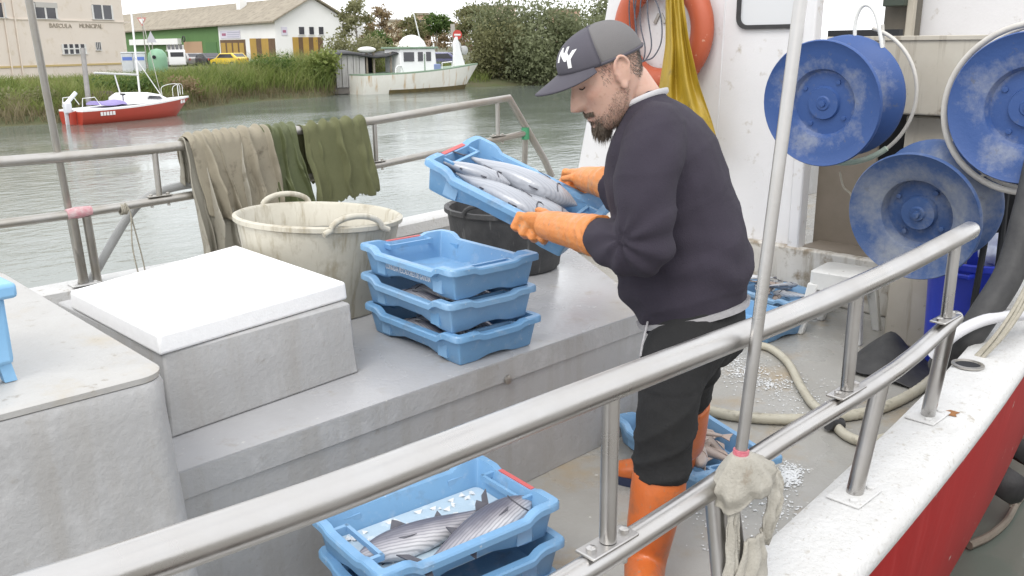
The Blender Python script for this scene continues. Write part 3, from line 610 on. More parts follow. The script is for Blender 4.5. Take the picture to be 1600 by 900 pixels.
# blue barrel
bl = thing('plastic_barrel', 'bright blue plastic barrel behind the end of the railing', 'barrel', V((4.42, 1.42, .0)))
M_barrel = mat('deep_blue_plastic', (.018, .045, .50), .35, col2=(.014, .035, .40), scale=5, bump=.04)
MB().lathe([(.17, 0), (.185, .01), (.195, .3), (.205, .50), (.222, .52), (.222, .545), (.205, .55), (.195, .52), (.18, .03), (0, .025)], (0, 0, 0), UP, 40).build('body', M_barrel, bl)
for s_ in (-1, 1): MB().tube([(s_*.20, -.06, .50), (s_*.245, -.05, .50), (s_*.245, .05, .50), (s_*.20, .06, .50)], .012, 8).build('handle', M_barrel, bl)
mb = MB(); mb.ell((.02, -.02, .53), ((.11, 0, 0), (0, .10, 0), (0, 0, .10)))
free_w = mat('crumpled_bag', (.45, .5, .68), .5, col2=(.6, .62, .7), scale=9, bump=.4)
bg_ = remeshed(MB().ell((4.50, 1.34, .57), ((.11, 0, 0), (0, .10, 0), (0, 0, .085))), 'plastic_bag', free_w, None, .012, 2, lambda c: nz(c, 14)*.03+nz(c, 30, 3)*.012)
bc = V((4.50, 1.34, .57)); bg_.data.transform(Matrix.Translation(-bc)); bg_.location = bc; tag(bg_, 'pale crumpled plastic bag stuffed in the blue barrel', 'bag')
# thick black hose leaning at the mount with frayed rope beside it
hp = catmull([atx(x, y, X) for x, y, X in ((1625, 250, 3.75), (1606, 330, 3.65), (1580, 420, 3.55), (1545, 480, 3.45), (1510, 530, 3.4), (1470, 575, 3.45))], 8)
hp = [V((p.x, p.y, max(p.z, .055))) for p in hp]
free(MB().tube(hp, .052, 16), 'suction_hose', M_black, 'thick black rubber hose bending down beside the blue barrel', 'hose', base=hp[-1])
mb = MB()
for k in range(4):
    mb.tube(catmull([atx(x+k*4+3*math.sin(k*2+i), y+8, X-.06) for i, (x, y, X) in enumerate(((1640, 300, 3.6), (1622, 380, 3.55), (1596, 450, 3.45), (1560, 510, 3.35), (1520, 556, 3.3)))], 6), .007, 6)
free(mb, 'frayed_rope', M_rope, 'frayed pale rope strands along the thick black hose', 'rope', base=mb.v[-1])
for k, (x0, y0, x1, y1) in enumerate(((1560, 262, 1522, 470), (1576, 268, 1556, 455))):
    a_, b_ = atx(x0, y0, 4.1), atx(x1, y1, 4.0); b_.z = .0 if False else b_.z
    free(MB().tube([a_, b_, V((b_.x, b_.y, .002))], .014, 8), 'support_rod', M_dark, ('slanted dark rod in front of the blue barrel, next to the drum', 'slanted dark rod beside the thick black hose')[k], 'rod', base=V((b_.x, b_.y, .002)))
# black sheet folded on the deck
g = []
for i in range(13):
    row = []
    for j in range(13):
        u, v = i/12, j/12; p = atz(1392+u*135, 548-v*30-u*10, 0); p = V((3.92+.42*v, 1.80-.46*u+.06*v, 0))
        p.z = .012+.20*max(0, 1-abs(u-.35)*2.6)*max(0, 1-abs(v-.55)*1.7)+.012*nz((u*4, v*4, 0), 1.5); row.append(p)
    g.append(row)
cloth('rubber_sheet', M_black, 'black rubber sheet tented on the deck below the lowest drum', 'sheet', g, g[6][6]*1, .006)
# hoses on deck
def hose(pts, z, r, name, m, label, corr=0, bz=None):
    P_ = catmull([atz(x, y, z if not bz else bz[i]) for i, (x, y) in enumerate(pts)], 14 if corr else 8)
    rr2 = [r*(1+(.08 if corr and i % 2 else 0)) for i in range(len(P_))]
    return free(MB().tube(P_, rr2, 12), name, m, label, 'hose', base=P_[0])
hose([(1178, 538), (1205, 545), (1232, 568), (1252, 605), (1275, 636), (1310, 652)], .021, .019, 'deck_hose', M_hose, 'cream hose curving over the deck near the stool', 1)
hose([(1100, 640), (1150, 650), (1220, 655), (1300, 652), (1370, 640), (1430, 612), (1470, 580)], .024, .022, 'deck_hose', M_hose, 'long cream ribbed hose lying across the deck behind the blue fish crate', 1)
fh = hose([(1304, 664), (1325, 682), (1355, 690), (1400, 680)], .022, .020, 'deck_hose', M_hose, 'short cream hose with black fitting beside the railing leg')
q = atz(1303, 663, .03); part(MB().tube([q+V((-.03, .01, .01)), q, q+V((.03, -.02, -.004))], .028, 12), 'fitting', M_black, fh); part(MB().tube([q+V((0, 0, .02)), q+V((.01, .02, .07))], .01, 8), 'lever', M_black, fh)
hw = catmull([V((3.28, 1.16, .40)), V((3.30, 1.10, .50)), V((3.40, 1.02, .555)), V((3.62, .92, .545)), V((3.9, .78, .52)), V((4.2, .6, .4))], 8)
free(MB().tube(hw, .021, 14), 'water_hose', mat('translucent_hose', (.62, .62, .64), .3, col2=(.55, .55, .57), scale=8), 'pale translucent hose passing over the white gunwale', 'hose', base=hw[0])
# melting ice crumbs on the deck
mb = MB(); tet = [(1, 1, 1), (1, -1, -1), (-1, 1, -1), (-1, -1, 1)]
for cx, cy, sx, sy, n_ in ((1165, 580, 34, 12, 420), (1200, 600, 50, 12, 300), (1140, 562, 30, 8, 220), (1232, 742, 18, 15, 700), (1240, 620, 60, 30, 160), (1130, 800, 60, 60, 200), (1215, 790, 30, 30, 160)):
    for k in range(n_):
        p = atz(random.gauss(cx, sx*.55), random.gauss(cy, sy*.55), .003); s_ = random.uniform(.001, .0036); a_ = random.random()*6
        if p.y < y_out(p.x)+.2: continue
        mb.add([p+V((math.cos(a_)*x*s_*1.6-math.sin(a_)*y*s_, math.sin(a_)*x*s_*1.6+math.cos(a_)*y*s_, (z+1)*s_*.35)) for x, y, z in tet], [(0, 1, 2), (0, 2, 3), (0, 3, 1), (1, 3, 2)])
ice = free(mb, 'ice_crumbs', M_ice, 'scattered crumbs of melting ice on the wet deck', 'ice', base=mb.v[0], smooth=60); ice['kind'] = 'stuff'
# ------------------------------------------------------------------ fish crates
CL, CW, CH = .575, .385, .112
def crate_meshes():
    def sup(s_half, s):   # 1 near corner, 0 mid side
        d = s_half-abs(s); t = (d-.085)/.035; t = min(1, max(0, t)); return 1-t*t*(3-2*t)
    per = []
    r = .028; nl = 26; nw = 18
    def side(p0, p1, n, nx, ny, long_):
        for i in range(n):
            t = (i+.5)/n; x = p0[0]+(p1[0]-p0[0])*t; y = p0[1]+(p1[1]-p0[1])*t; s = (t-.5)*math.dist(p0, p1)
            per.append((x, y, nx, ny, long_, s))
    hx, hy = CL/2, CW/2
    def corner(cx, cy, a0, lng):
        for i in range(1, 4): a = math.radians(a0+22.5*i); per.append((cx+r*math.cos(a), cy+r*math.sin(a), math.cos(a), math.sin(a), None, 0))
    side((-hx+r, -hy), (hx-r, -hy), nl, 0, -1, True); corner(hx-r, -hy+r, -90, 0)
    side((hx, -hy+r), (hx, hy-r), nw, 1, 0, False); corner(hx-r, hy-r, 0, 0)
    side((hx-r, hy), (-hx+r, hy), nl, 0, 1, True); corner(-hx+r, hy-r, 90, 0)
    side((-hx, hy-r), (-hx, -hy+r), nw, -1, 0, False); corner(-hx+r, -hy+r, 180, 0)
    def top(p):
        if p[4] is None: return CH
        half = (CL if p[4] else CW)/2-r
        return CH-(.020 if p[4] else .010)*(1-sup(half+r, p[5]))
    def bot(p):
        if p[4] is None: return 0
        half = (CL if p[4] else CW)/2
        t = max(0, (half-.10-abs(p[5]))/(half-.10)); return (.024 if p[4] else .012)*min(1, t*1.6)
    def ringf(ins, zf):
        rr = max(r-ins, .006); out = []
        for p in per:
            if p[4] is None: out.append(V((math.copysign(hx-ins-rr, p[0])+p[2]*rr, math.copysign(hy-ins-rr, p[1])+p[3]*rr, zf(p))))
            elif p[4]: out.append(V((p[0]*(hx-ins-rr)/(hx-r), p[1]-p[3]*ins, zf(p))))
            else: out.append(V((p[0]-p[2]*ins, p[1]*(hy-ins-rr)/(hy-r), zf(p))))
        return out
    rs = [ringf(.062, lambda p: .014+bot(p)*.0), ringf(.048, lambda p: .017), ringf(.030, lambda p: top(p)-.012), ringf(.026, lambda p: top(p)), ringf(.004, lambda p: top(p)), ringf(0, lambda p: top(p)-.005),
          ringf(0, lambda p: top(p)-.022), ringf(.020, lambda p: top(p)-.024), ringf(.034, lambda p: bot(p)+.004), ringf(.038, lambda p: bot(p)), ringf(.055, lambda p: bot(p)), ringf(.062, lambda p: bot(p)*.3+.006)]
    mb = MB(); mb.rings(rs, cap=True)
    body = mb.mesh('body', 38)
    hd = {}
    for s in (-1, 1):     # end handle: slotted flange inside the rim
        m2 = MB(); x0 = s*(CL/2-.026)
        m2.box((x0-s*.040, 0, CH-.021), (.010, .19, .016)); m2.box((x0-s*.022, .090, CH-.021), (.044, .012, .016)); m2.box((x0-s*.022, -.090, CH-.021), (.044, .012, .016))
        hd[s] = m2.mesh('handle', 30)
    lab = MB().box((CL/2-.012, .0, CH-.0085), (.014, .15, .003)).mesh('red_strip', 0)
    ribs = [MB().box((sx, k*(CW/2-.030), .045), (.05, .012, .062)).mesh('rib', 30) for k in (-1, 1) for sx in (-.17, .17)]
    return body, hd, lab, ribs
CRB, CRH, CRL, CRR = crate_meshes()
def crate(loc, rz, label, group=None, M=None, red=True):
    t = thing('fish_crate', label, 'crate', loc, group)
    if M is not None: t.rotation_euler = M.to_euler()
    else: t.rotation_euler.z = rz
    obj('body', CRB, M_blue, t)
    for s in (-1, 1): obj('handle', CRH[s], M_blue, t)
    for q in CRR: obj('rib', q, M_blue, t)
    if red: obj('red_strip', CRL, M_redlab, t)
    return t

# ------------------------------------------------------------------ fish
def fish_mat(name, back, flank, belly, stripes, rough=.28):
    m = bpy.data.materials.new(name); m.use_nodes = True; t = m.node_tree; p = t.nodes['Principled BSDF']; ln = t.links.new
    p.inputs['Roughness'].default_value = rough; p.inputs['Specular IOR Level'].default_value = .7
    tcn = t.nodes.new('ShaderNodeTexCoord'); sx = t.nodes.new('ShaderNodeSeparateXYZ'); ln(tcn.outputs['Object'], sx.inputs[0])
    r = t.nodes.new('ShaderNodeValToRGB'); els = r.color_ramp.elements; els[0].position = .30; els[0].color = belly+(1,); els[1].position = .78; els[1].color = back+(1,)
    e = els.new(.52); e.color = flank+(1,)
    mr = t.nodes.new('ShaderNodeMapRange'); mr.inputs['From Min'].default_value = -.05; mr.inputs['From Max'].default_value = .05
    nn = t.nodes.new('ShaderNodeTexNoise'); nn.inputs['Scale'].default_value = 14; nn.inputs['Detail'].default_value = 5; ln(tcn.outputs['Object'], nn.inputs['Vector'])
    ad = t.nodes.new('ShaderNodeMath'); ad.operation = 'MULTIPLY_ADD'; ln(nn.outputs['Fac'], ad.inputs[0]); ad.inputs[1].default_value = .03
    ln(sx.outputs[2], ad.inputs[2]); ln(ad.outputs[0], mr.inputs['Value']); ln(mr.outputs['Result'], r.inputs['Fac']); out = r.outputs['Color']
    if stripes:
        w = t.nodes.new('ShaderNodeTexWave'); w.wave_type = 'BANDS'; w.bands_direction = 'Z'; w.inputs['Scale'].default_value = 40; w.inputs['Distortion'].default_value = 1.6; w.inputs['Detail'].default_value = 2
        mpn = t.nodes.new('ShaderNodeMapping'); mpn.inputs['Rotation'].default_value = (0, .16, 0); ln(tcn.outputs['Object'], mpn.inputs['Vector']); ln(mpn.outputs['Vector'], w.inputs['Vector'])
        rw = t.nodes.new('ShaderNodeMapRange'); rw.inputs['From Min'].default_value = .45; rw.inputs['From Max'].default_value = .9; rw.inputs['To Max'].default_value = stripes; ln(w.outputs['Fac'], rw.inputs['Value'])
        mx_ = t.nodes.new('ShaderNodeMix'); mx_.data_type = 'RGBA'; ln(rw.outputs['Result'], mx_.inputs['Factor']); ln(out, mx_.inputs['A']); mx_.inputs['B'].default_value = (.05, .055, .08, 1); out = mx_.outputs['Result']
    ln(out, p.inputs['Base Color'])
    vo = t.nodes.new('ShaderNodeTexVoronoi'); vo.inputs['Scale'].default_value = 160; ln(tcn.outputs['Object'], vo.inputs['Vector'])
    b = t.nodes.new('ShaderNodeBump'); b.inputs['Strength'].default_value = .12; b.inputs['Distance'].default_value = .002; ln(vo.outputs['Distance'], b.inputs['Height']); ln(b.outputs['Normal'], p.inputs['Normal'])
    return m
M_tuna = fish_mat('striped_bonito', (.12, .12, .155), (.40, .39, .42), (.66, .65, .66), .42)
M_silver = fish_mat('silver_fish', (.36, .38, .42), (.70, .71, .73), (.84, .84, .85), .18, .25)
M_cod = fish_mat('pinkish_fish', (.30, .23, .19), (.44, .36, .31), (.62, .55, .5), 0, .35)
M_fin = mat('fish_fin', (.06, .06, .075), .4, col2=(.12, .12, .14), scale=30)
M_eye = mat('fish_eye', (.01, .01, .012), .1)
def fish(kind, length, loc, rot, label, group, m, fin=None, curve=.0, fat=1.):
    t = thing('fish', label, 'fish', loc, group); t.rotation_euler = rot; fin = fin or M_fin
    if kind == 'bonito': prof = [(0, .006), (.04, .035), (.12, .085), (.25, .118), (.40, .122), (.55, .108), (.70, .075), (.82, .040), (.91, .017), (.95, .013)]
    else: prof = [(0, .02), (.04, .06), (.12, .10), (.22, .112), (.38, .095), (.55, .070), (.72, .044), (.86, .026), (.94, .022)]
    k = 1.0 if kind == 'bonito' else .95; prof = [(x, r*fat) for x, r in prof]
    P_ = [(lerp([p[0] for p in prof], [p[0] for p in prof], x), lerp([p[0] for p in prof], [p[1] for p in prof], x)) for x in [p[0] for p in prof]]
    rs = []
    for x, r in P_:
        yb = curve*(x-.4)**2*length
        rs.append([V(((.5-x)*length, yb+math.cos(a)*r*length*.72, math.sin(a)*r*length*k)) for a in [2*math.pi*i/18 for i in range(18)]])
    o = MB().rings(rs).build('body', m, t, smooth=60); sb_ = o.modifiers.new('sub', 'SUBSURF'); sb_.levels = 1; sb_.render_levels = 1
    ye = curve*(.95-.4)**2*length; th = .004
    def finp(poly, name, y=0):
        MB().prism([V((x*length, y+ye*0-th/2, z*length)) for x, z in poly], (0, th, 0)).build(name, fin, t)
    tl = [(-.44, .012), (-.49, .11), (-.55, .15), (-.50, .03), (-.485, 0), (-.50, -.03), (-.55, -.15), (-.49, -.11), (-.44, -.012)] if kind == 'bonito' else [(-.42, .02), (-.52, .075), (-.51, 0), (-.52, -.075), (-.42, -.02)]
    finp(tl, 'tail', ye)
    finp([(.22, .10), (.16, .19), (.13, .17), (.08, .115)] if kind == 'bonito' else [(.2, .09), (.12, .15), (-.02, .13), (-.04, .075)], 'dorsal_fin', curve*.03*length)
    finp([(-.10, .085), (-.16, .14), (-.17, .07)] if kind == 'bonito' else [(-.08, .07), (-.2, .10), (-.3, .045)], 'second_dorsal_fin', curve*.06*length)
    finp([(-.12, -.085), (-.18, -.14), (-.19, -.07)], 'anal_fin', curve*.07*length)
    for s in (-1, 1):
        e = MB().ell(V((.425*length, s*.036*length*(1.2 if kind != 'bonito' else 1), .012*length)), ((.011*length, 0, 0), (0, .006*length, 0), (0, 0, .011*length)), 10, 6).build('eye', M_eye, t)
        MB().prism([V((.22*length, s*.080*length*fat, -.005*length)), V((.10*length, s*.0915*length*fat, -.030*length)), V((.19*length, s*.083*length*fat, -.026*length))], (0, s*.003, 0)).build('pectoral_fin', fin, t)
        gl_ = [V(((.5-x_)*length, s*(lerp([p[0] for p in prof], [p[1] for p in prof], x_)*.725*math.cos(q_))*length, math.sin(q_)*lerp([p[0] for p in prof], [p[1] for p in prof], x_)*k*length)) for x_, q_ in ((.17, 1.0), (.195, .6), (.21, .2), (.205, -.2), (.185, -.6), (.15, -1.0))]
        MB().tube(gl_, .0022, 6).build('gill_edge', fin, t)
    return t

# stack on the platform
for k in range(3):
    t = crate(V((1.965+(.006, -.004, .0)[k], 2.372+(-.004, .006, 0)[k], PZ+.001+k*CH)), math.pi/2-.06+(.012, -.02, 0)[k],
              ('bottom blue crate of the stack on the grey platform', 'middle blue crate of the stack on the grey platform', 'empty blue crate on top of the stack on the grey platform')[k], 'crates stacked on the platform', red=(k == 2))
    # fix direction: the end with the red strip faces the river
    if k == 2:
        topc = t
        a_ = t.rotation_euler.z; rgt = V((-math.cos(a_), -math.sin(a_), 0)); nn_ = V((math.cos(a_+math.pi/2), math.sin(a_+math.pi/2), 0))
        me = text_mesh('COFRADIA PESCADORES DE GANDIA', .026, .0006); 
        me.transform(frame((0, CW/2-.022, .050), (-1, 0, 0), (0, -.17, 1)) @ Matrix.Diagonal((.62, 1, 1, 1))); obj('lettering', me, mat('white_print', (.66, .68, .72), .6), t)
for k in range(2):
    fz = PZ+.001+k*CH+.045
    for j in range(3): fish('bonito', .36, V((1.87+.095*j, 2.37+.02*(j % 2), fz)), (1.45, 0, 1.5+.05*j+k*.1), ('dark fish inside the bottom crate of the platform stack', 'dark fish inside the middle crate of the platform stack')[k], 'fish in the stacked crates', M_tuna)
# stack on the deck under the near railing
fx, fy, fa = 1.345, 1.70, -.10
FZ = .33-3*CH+.003
for k in range(3):
    t = crate(V((fx+(0, .012, 0)[k], fy+(.004, -.008, 0)[k], FZ+k*CH)), fa+(.02, -.025, 0)[k],
              ('bottom blue crate of the stack on deck beneath the railing', 'middle blue crate of the stack on deck beneath the railing', 'top blue crate on deck holding two striped bonitos in ice water')[k], 'crates stacked on the deck', red=(k != 1))
    if k == 2: fcr = t
ca_, sa_ = math.cos(fa), math.sin(fa)
def fl_(x, y, z): return V((fx+x*ca_-y*sa_, fy+x*sa_+y*ca_, FZ+2*CH+z))
sl = MB().rings([[fl_(q.x, q.y, q.z) for q in rounded(-CL/2+.047, CL/2-.047, -CW/2+.047, CW/2-.047, .02, z)] for z in (.0155, .034)])
slush = free(sl, 'ice_water', mat('ice_slush', (.46, .57, .65), .10, col2=(.40, .51, .60), scale=9, spots=[((.66, .73, .78), 18, .60, .76)], bump=.2, bscale=30), 'pale ice water under the two bonitos', 'ice water', base=fl_(0, 0, .0155)); slush['kind'] = 'stuff'
fish('bonito', .40, fl_(-.055, -.03, .062), (1.15, 0, fa+math.pi-.06), 'striped bonito lying along the middle of the ice water crate', 'bonitos in ice water', M_tuna, curve=.2)
fish('bonito', .44, fl_(.06, -.118, .072), (-1.2, -.02, fa+.20), 'striped bonito lying against the side of the ice water crate', 'bonitos in ice water', M_tuna)
mb = MB()
for k in range(90):
    p = fl_(random.uniform(-.22, .22), random.uniform(-.13, .13), .036); s_ = random.uniform(.004, .010); a_ = random.random()*6
    mb.add([p+V((math.cos(a_)*x*s_-math.sin(a_)*y*s_, math.sin(a_)*x*s_+math.cos(a_)*y*s_, z*s_*.4)) for x, y, z in tet], [(0, 1, 2), (0, 2, 3), (0, 3, 1), (1, 3, 2)])
io = free(mb, 'ice_chips', M_ice, 'ice chips floating in the crate with the two bonitos', 'ice', base=mb.v[0], smooth=60); io['kind'] = 'stuff'
# crate on deck behind the man's legs
dc, da = V((2.62, 1.745, .003)), math.pi/2-.37
crate(dc, da, 'blue crate of pinkish fish on the wet deck behind the orange boots', red=False)
def dl(x, y, z): return dc+V((x*math.cos(da)-y*math.sin(da), x*math.sin(da)+y*math.cos(da), z))
for k, (x, y, z, rz, ln_) in enumerate(((.02, .07, .055, .1, .42), (-.02, -.02, .060, .3, .40), (.05, -.09, .055, -.1, .38), (-.06, .03, .105, 2.6, .36), (.06, .0, .11, .7, .34))):
    fish('cod', ln_, dl(x, y, z), (1.4, 0, da+rz), ('pinkish fish against the outer wall of the crate behind the boots', 'pinkish fish in the middle of the crate behind the boots', 'pinkish fish against the inner wall of the crate behind the boots', 'pinkish fish lying reversed on top of the crate behind the boots', 'short pinkish fish lying askew on top of the crate behind the boots')[k], 'fish in the deck crate', M_cod, mat('pale_fin', (.42, .33, .28), .5))
# crate by the wheelhouse
wc = atz(1216, 462, .06); wc.z = .003; wa = 1.25
crate(wc, wa, 'blue crate of small grey fish on deck beside the white stool', red=False)
wc2 = wc+V((-.50, -.10, 0))
crate(wc2, wa+.2, 'empty looking blue crate on deck between the man and the white stool', red=False)
for k in range(9):
    x, y = random.uniform(-.16, .16), random.uniform(-.09, .09)
    fish('cod', random.uniform(.2, .27), wc+V((x*math.cos(wa)-y*math.sin(wa), x*math.sin(wa)+y*math.cos(wa), .05+.012*k)), (1.4, 0, random.uniform(0, 6.28)), 'small grey fish in the crate beside the white stool', 'small fish by the stool', M_silver if k % 3 else M_cod)
# crate in the man's hands
cs = .90*.6/CL*.96
hc0 = V((2.31992149, 2.37640626, .98440034)); HS = .905
hc = O+(hc0-O)*HS
HM = (Matrix.Rotation(1.97475662, 3, 'Z') @ Matrix.Rotation(-.39418309, 3, 'Y') @ Matrix.Rotation(-.12, 3, 'X'))
def hl(x, y, z): return hc+HM @ V((x, y, z-.055))
hcr = crate(hl(0, 0, 0), 0, 'tilted blue crate of silvery fish held in orange gloves', M=HM)
for k, (x, y, z, rz, ln_) in enumerate(((.03, -.06, .085, .10, .44), (.02, .085, .066, -.02, .42), (-.06, .02, .055, .16, .36), (.16, .055, .085, .35, .27))):
    ft = fish('bonito', ln_, hl(x, y, z), (0, 0, 0), ('silver fish lying along the far wall of the carried crate', 'silver fish against the near wall of the carried crate', 'silver fish in the middle of the carried crate', 'short silver fish across the raised end of the carried crate')[k], 'fish in the carried crate', M_silver, fat=1.28)
    ft.rotation_euler = (HM @ Matrix.Rotation(rz+math.pi, 3, 'Z') @ Matrix.Rotation(1.25, 3, 'X')).to_euler()

# ------------------------------------------------------------------ tubs
tcn_ = V((1.86, 3.07, PZ+.001))
tub = thing('rubber_tub', 'dirty cream rubber tub with two looped handles on the platform', 'tub', tcn_)
tub.rotation_euler = (.03, .05, .3)
prof = [(.0, .0), (.245, .0), (.258, .012), (.29, .2), (.318, .355), (.332, .362), (.333, .378), (.320, .384), (.308, .375), (.28, .2), (.248, .022), (0, .02)]
MB().lathe(prof, (0, 0, 0), UP, 56).build('body', M_tub, tub, smooth=50)
for a in (1.15, 1.15+math.pi):
    d = V((math.cos(a), math.sin(a), 0)); t_ = V((-d.y, d.x, 0)); pts = [d*.322+t_*(.105*math.cos(b_))+UP*(.372+.048*math.sin(b_))+d*.0 for b_ in [math.pi*i/16 for i in range(17)]]
    pts = [d*.324+t_*.135+UP*.36]+pts+[d*.324-t_*.135+UP*.36]
    MB().tube(pts, .0115, 10).build('handle', M_tub, tub)
fish('cod', .30, tcn_+V((-.10, -.11, .315)), (1.4, .05, 2.3), 'pale fish showing at the rim inside the cream tub', None, M_silver)
hf = MB().lathe([(0, .26), (.27, .26), (.275, .28), (0, .285)], tcn_, UP, 40)
kf = free(hf, 'wet_netting', mat('wet_grey_net', (.12, .12, .11), .6, col2=(.25, .24, .2), scale=14, bump=.6), 'wet grey netting filling the cream tub', 'netting', base=tcn_+V((0, 0, .26)))
bk = thing('rubber_tub', 'black rubber tub behind the blue crates on the platform', 'tub', V((2.88, 3.02, PZ+.001)))
MB().lathe([(0, 0), (.235, 0), (.25, .015), (.285, .27), (.30, .275), (.30, .295), (.288, .298), (.275, .29), (.24, .02), (0, .018)], (0, 0, 0), UP, 48).build('body', mat('scuffed_black_rubber', (.028, .028, .03), .6, col2=(.07, .07, .07), scale=12, streak=((.16, .16, .155), (34, 34, 3), .62, .75), bump=.3), bk)
for a in (.4, .4+math.pi):
    d = V((math.cos(a), math.sin(a), 0)); t_ = V((-d.y, d.x, 0)); MB().tube([d*.29+t_*(.09*math.cos(b_))+UP*(.285+.05*math.sin(b_)) for b_ in [math.pi*i/12 for i in range(13)]], .011, 8).build('handle', M_black, bk)

# ------------------------------------------------------------------ clothes over the far railing
def drape(name, m, label, px0, px1, fl0, fl1, bk_len, folds, seed, amp=.03, spread=1.0, off=.0, ragged=0, skew=0.):
    """sheet hung over the far rail between columns px0..px1; front length interpolates fl0..fl1"""
    T = lambda px: aty(px, lerp([p[0] for p in TP], [p[1] for p in TP], px), FY)
    a, b = T(px0), T(px1); nu, nv = 84, 60; g = []
    for i in range(nu):
        u = i/(nu-1); top = a.lerp(b, u); top.z = lerp([p[0] for p in tp], [0]*0 or [0]*len(tp), 0) if False else top.z
        fl = fl0+(fl1-fl0)*u+.03*nz((u*5, seed, 0))+ragged*.03*nz((u*40, seed, 3)); row = []
        for j in range(nv):
            v = j/(nv-1); s = v*(fl+bk_len+.10)-bk_len      # arc length: back <0, front >.1
            rr = .033+off
            if s < 0: y, z = rr, s
            elif s < .10: t = s/.10*math.pi; y, z = rr*math.cos(t), rr*math.sin(t)
            else: y, z = -rr, -(s-.10)
            hang = max(0, s-.10)/max(fl, .01); hb_ = max(0, -s)/max(bk_len, .01)
            rdg_ = lambda q: 1-2*abs(math.sin(q))**.8
            w = rdg_(u*folds*math.pi+seed+1.3*nz((u*2, v*.7, seed), 1.3)+v*.5*math.sin(seed))
            w2 = rdg_(u*folds*2.3*math.pi+seed*2+1.8*nz((u*3, v*1.0, seed+4), 1.2)-v*.6)
            am = amp*(.30+1.0*min(1, hang*1.6)) if s > .05 else amp*(.25+.6*hb_)
            x = top.x+(u-.5)*(spread-1)*hang*(b.x-a.x)+skew*hang+.018*nz((u*6, v*5, seed+9), 1.1)
            dy = (w*am+w2*am*.6+.022*nz((u*6, v*2.2, seed+2), 1.4)+.010*nz((u*14, v*9, seed+7), 1.3))*(1 if s > .05 else .5)
            row.append(V((x, FY+y-(abs(dy)+dy)*.5-.012*hang if s > .05 else FY+y+abs(dy), top.z+z+.012*w2*(1-hang)+.02*nz((u*8, v*3, seed+5), 1)*(.4 if .0 < s < .12 else 1))))
        g.append(row)
    return cloth(name, m, label, 'clothes', g, g[nu//2][nv//2], .006)
M_khaki = mat('khaki_cloth', (.31, .28, .21), .85, col2=(.25, .22, .165), scale=7, spots=[((.12, .10, .07), 12, .62, .8)], bump=.25, bscale=120)
M_khaki2 = mat('pale_khaki_cloth', (.37, .35, .29), .85, col2=(.30, .28, .23), scale=7, spots=[((.16, .14, .1), 12, .62, .8)], bump=.25, bscale=120)
M_olive = mat('green_oilcloth', (.082, .098, .038), .6, col2=(.115, .13, .06), scale=6, spots=[((.05, .06, .025), 12, .6, .8)], bump=.15, bscale=60)
M_towel = mat('olive_towel', (.16, .165, .08), .95, col2=(.13, .138, .065), scale=9, bump=.8, bscale=240)
drape('oilskin_trousers', M_khaki2, 'pale khaki trouser legs hanging long at the end of the clothes on the railing', 284, 372, .70, .66, .2, 3.2, 3.1, .07, .95, 0, skew=.03)
drape('work_jacket', M_khaki, 'crumpled khaki work jacket thrown over the far railing', 288, 412, .34, .58, .16, 3.6, 1.3, .075, 1.05, .022, skew=.08)
drape('oilskin_jacket', M_olive, 'dark green oilskin jacket between khaki jacket and olive towel', 398, 455, .44, .40, .15, 2.6, 5.2, .065, 1.1, .012, skew=.06)
drape('towel', M_towel, 'olive green towel with frayed edge hanging over the far railing', 468, 566, .42, .40, .30, 2.2, 2.0, .03, 1.05, .004, 1, skew=.05)
# ------------------------------------------------------------------ the man
man = thing('person', 'man in grey cap, dark sweater and orange boots lifting a blue fish crate', 'person', V((2.1, 1.55, 0)))
dF = V((-.41, .91, 0)).normalized(); dL = UP.cross(dF)          # facing, his left (towards us)
def skin_mat():
    return mat('skin', (.52, .32, .245), .5, col2=(.57, .37, .29), scale=22, amt=.6, spots=[((.48, .24, .18), 12, .58, .80), ((.42, .25, .18), 70, .64, .80)], bump=.2, bscale=240, sss=.15, bdist=.002)
M_skin = skin_mat()
M_hair = mat('brown_hair', (.07, .05, .036), .7, attr='shade', col2=[(.13, .10, .075), (.22, .18, .14)])
M_knit = mat('dark_knit', (.034, .028, .043), .95, col2=(.027, .022, .034), scale=5, bump=.7, bscale=260, bdist=.003)
M_cuff = mat('grey_trim', (.42, .41, .42), .9, col2=(.34, .33, .34), scale=50, bump=.3)
M_trs = mat('black_cloth', (.009, .009, .010), .9, col2=(.014, .014, .014), scale=7, bump=.5, bscale=90, bdist=.004)
M_boot = mat('orange_rubber', (.56, .145, .035), .42, col2=(.50, .12, .03), scale=7, spots=[((.36, .12, .05), 16, .60, .78), ((.30, .2, .13), 45, .68, .78)], bump=.25, bscale=22, rough2=.28)
M_glove = mat('orange_glove', (.66, .25, .07), .6, col2=(.60, .21, .055), scale=16, spots=[((.5, .27, .13), 22, .58, .76), ((.30, .19, .12), 55, .66, .78)], bump=.45, bscale=60, rough2=.35)
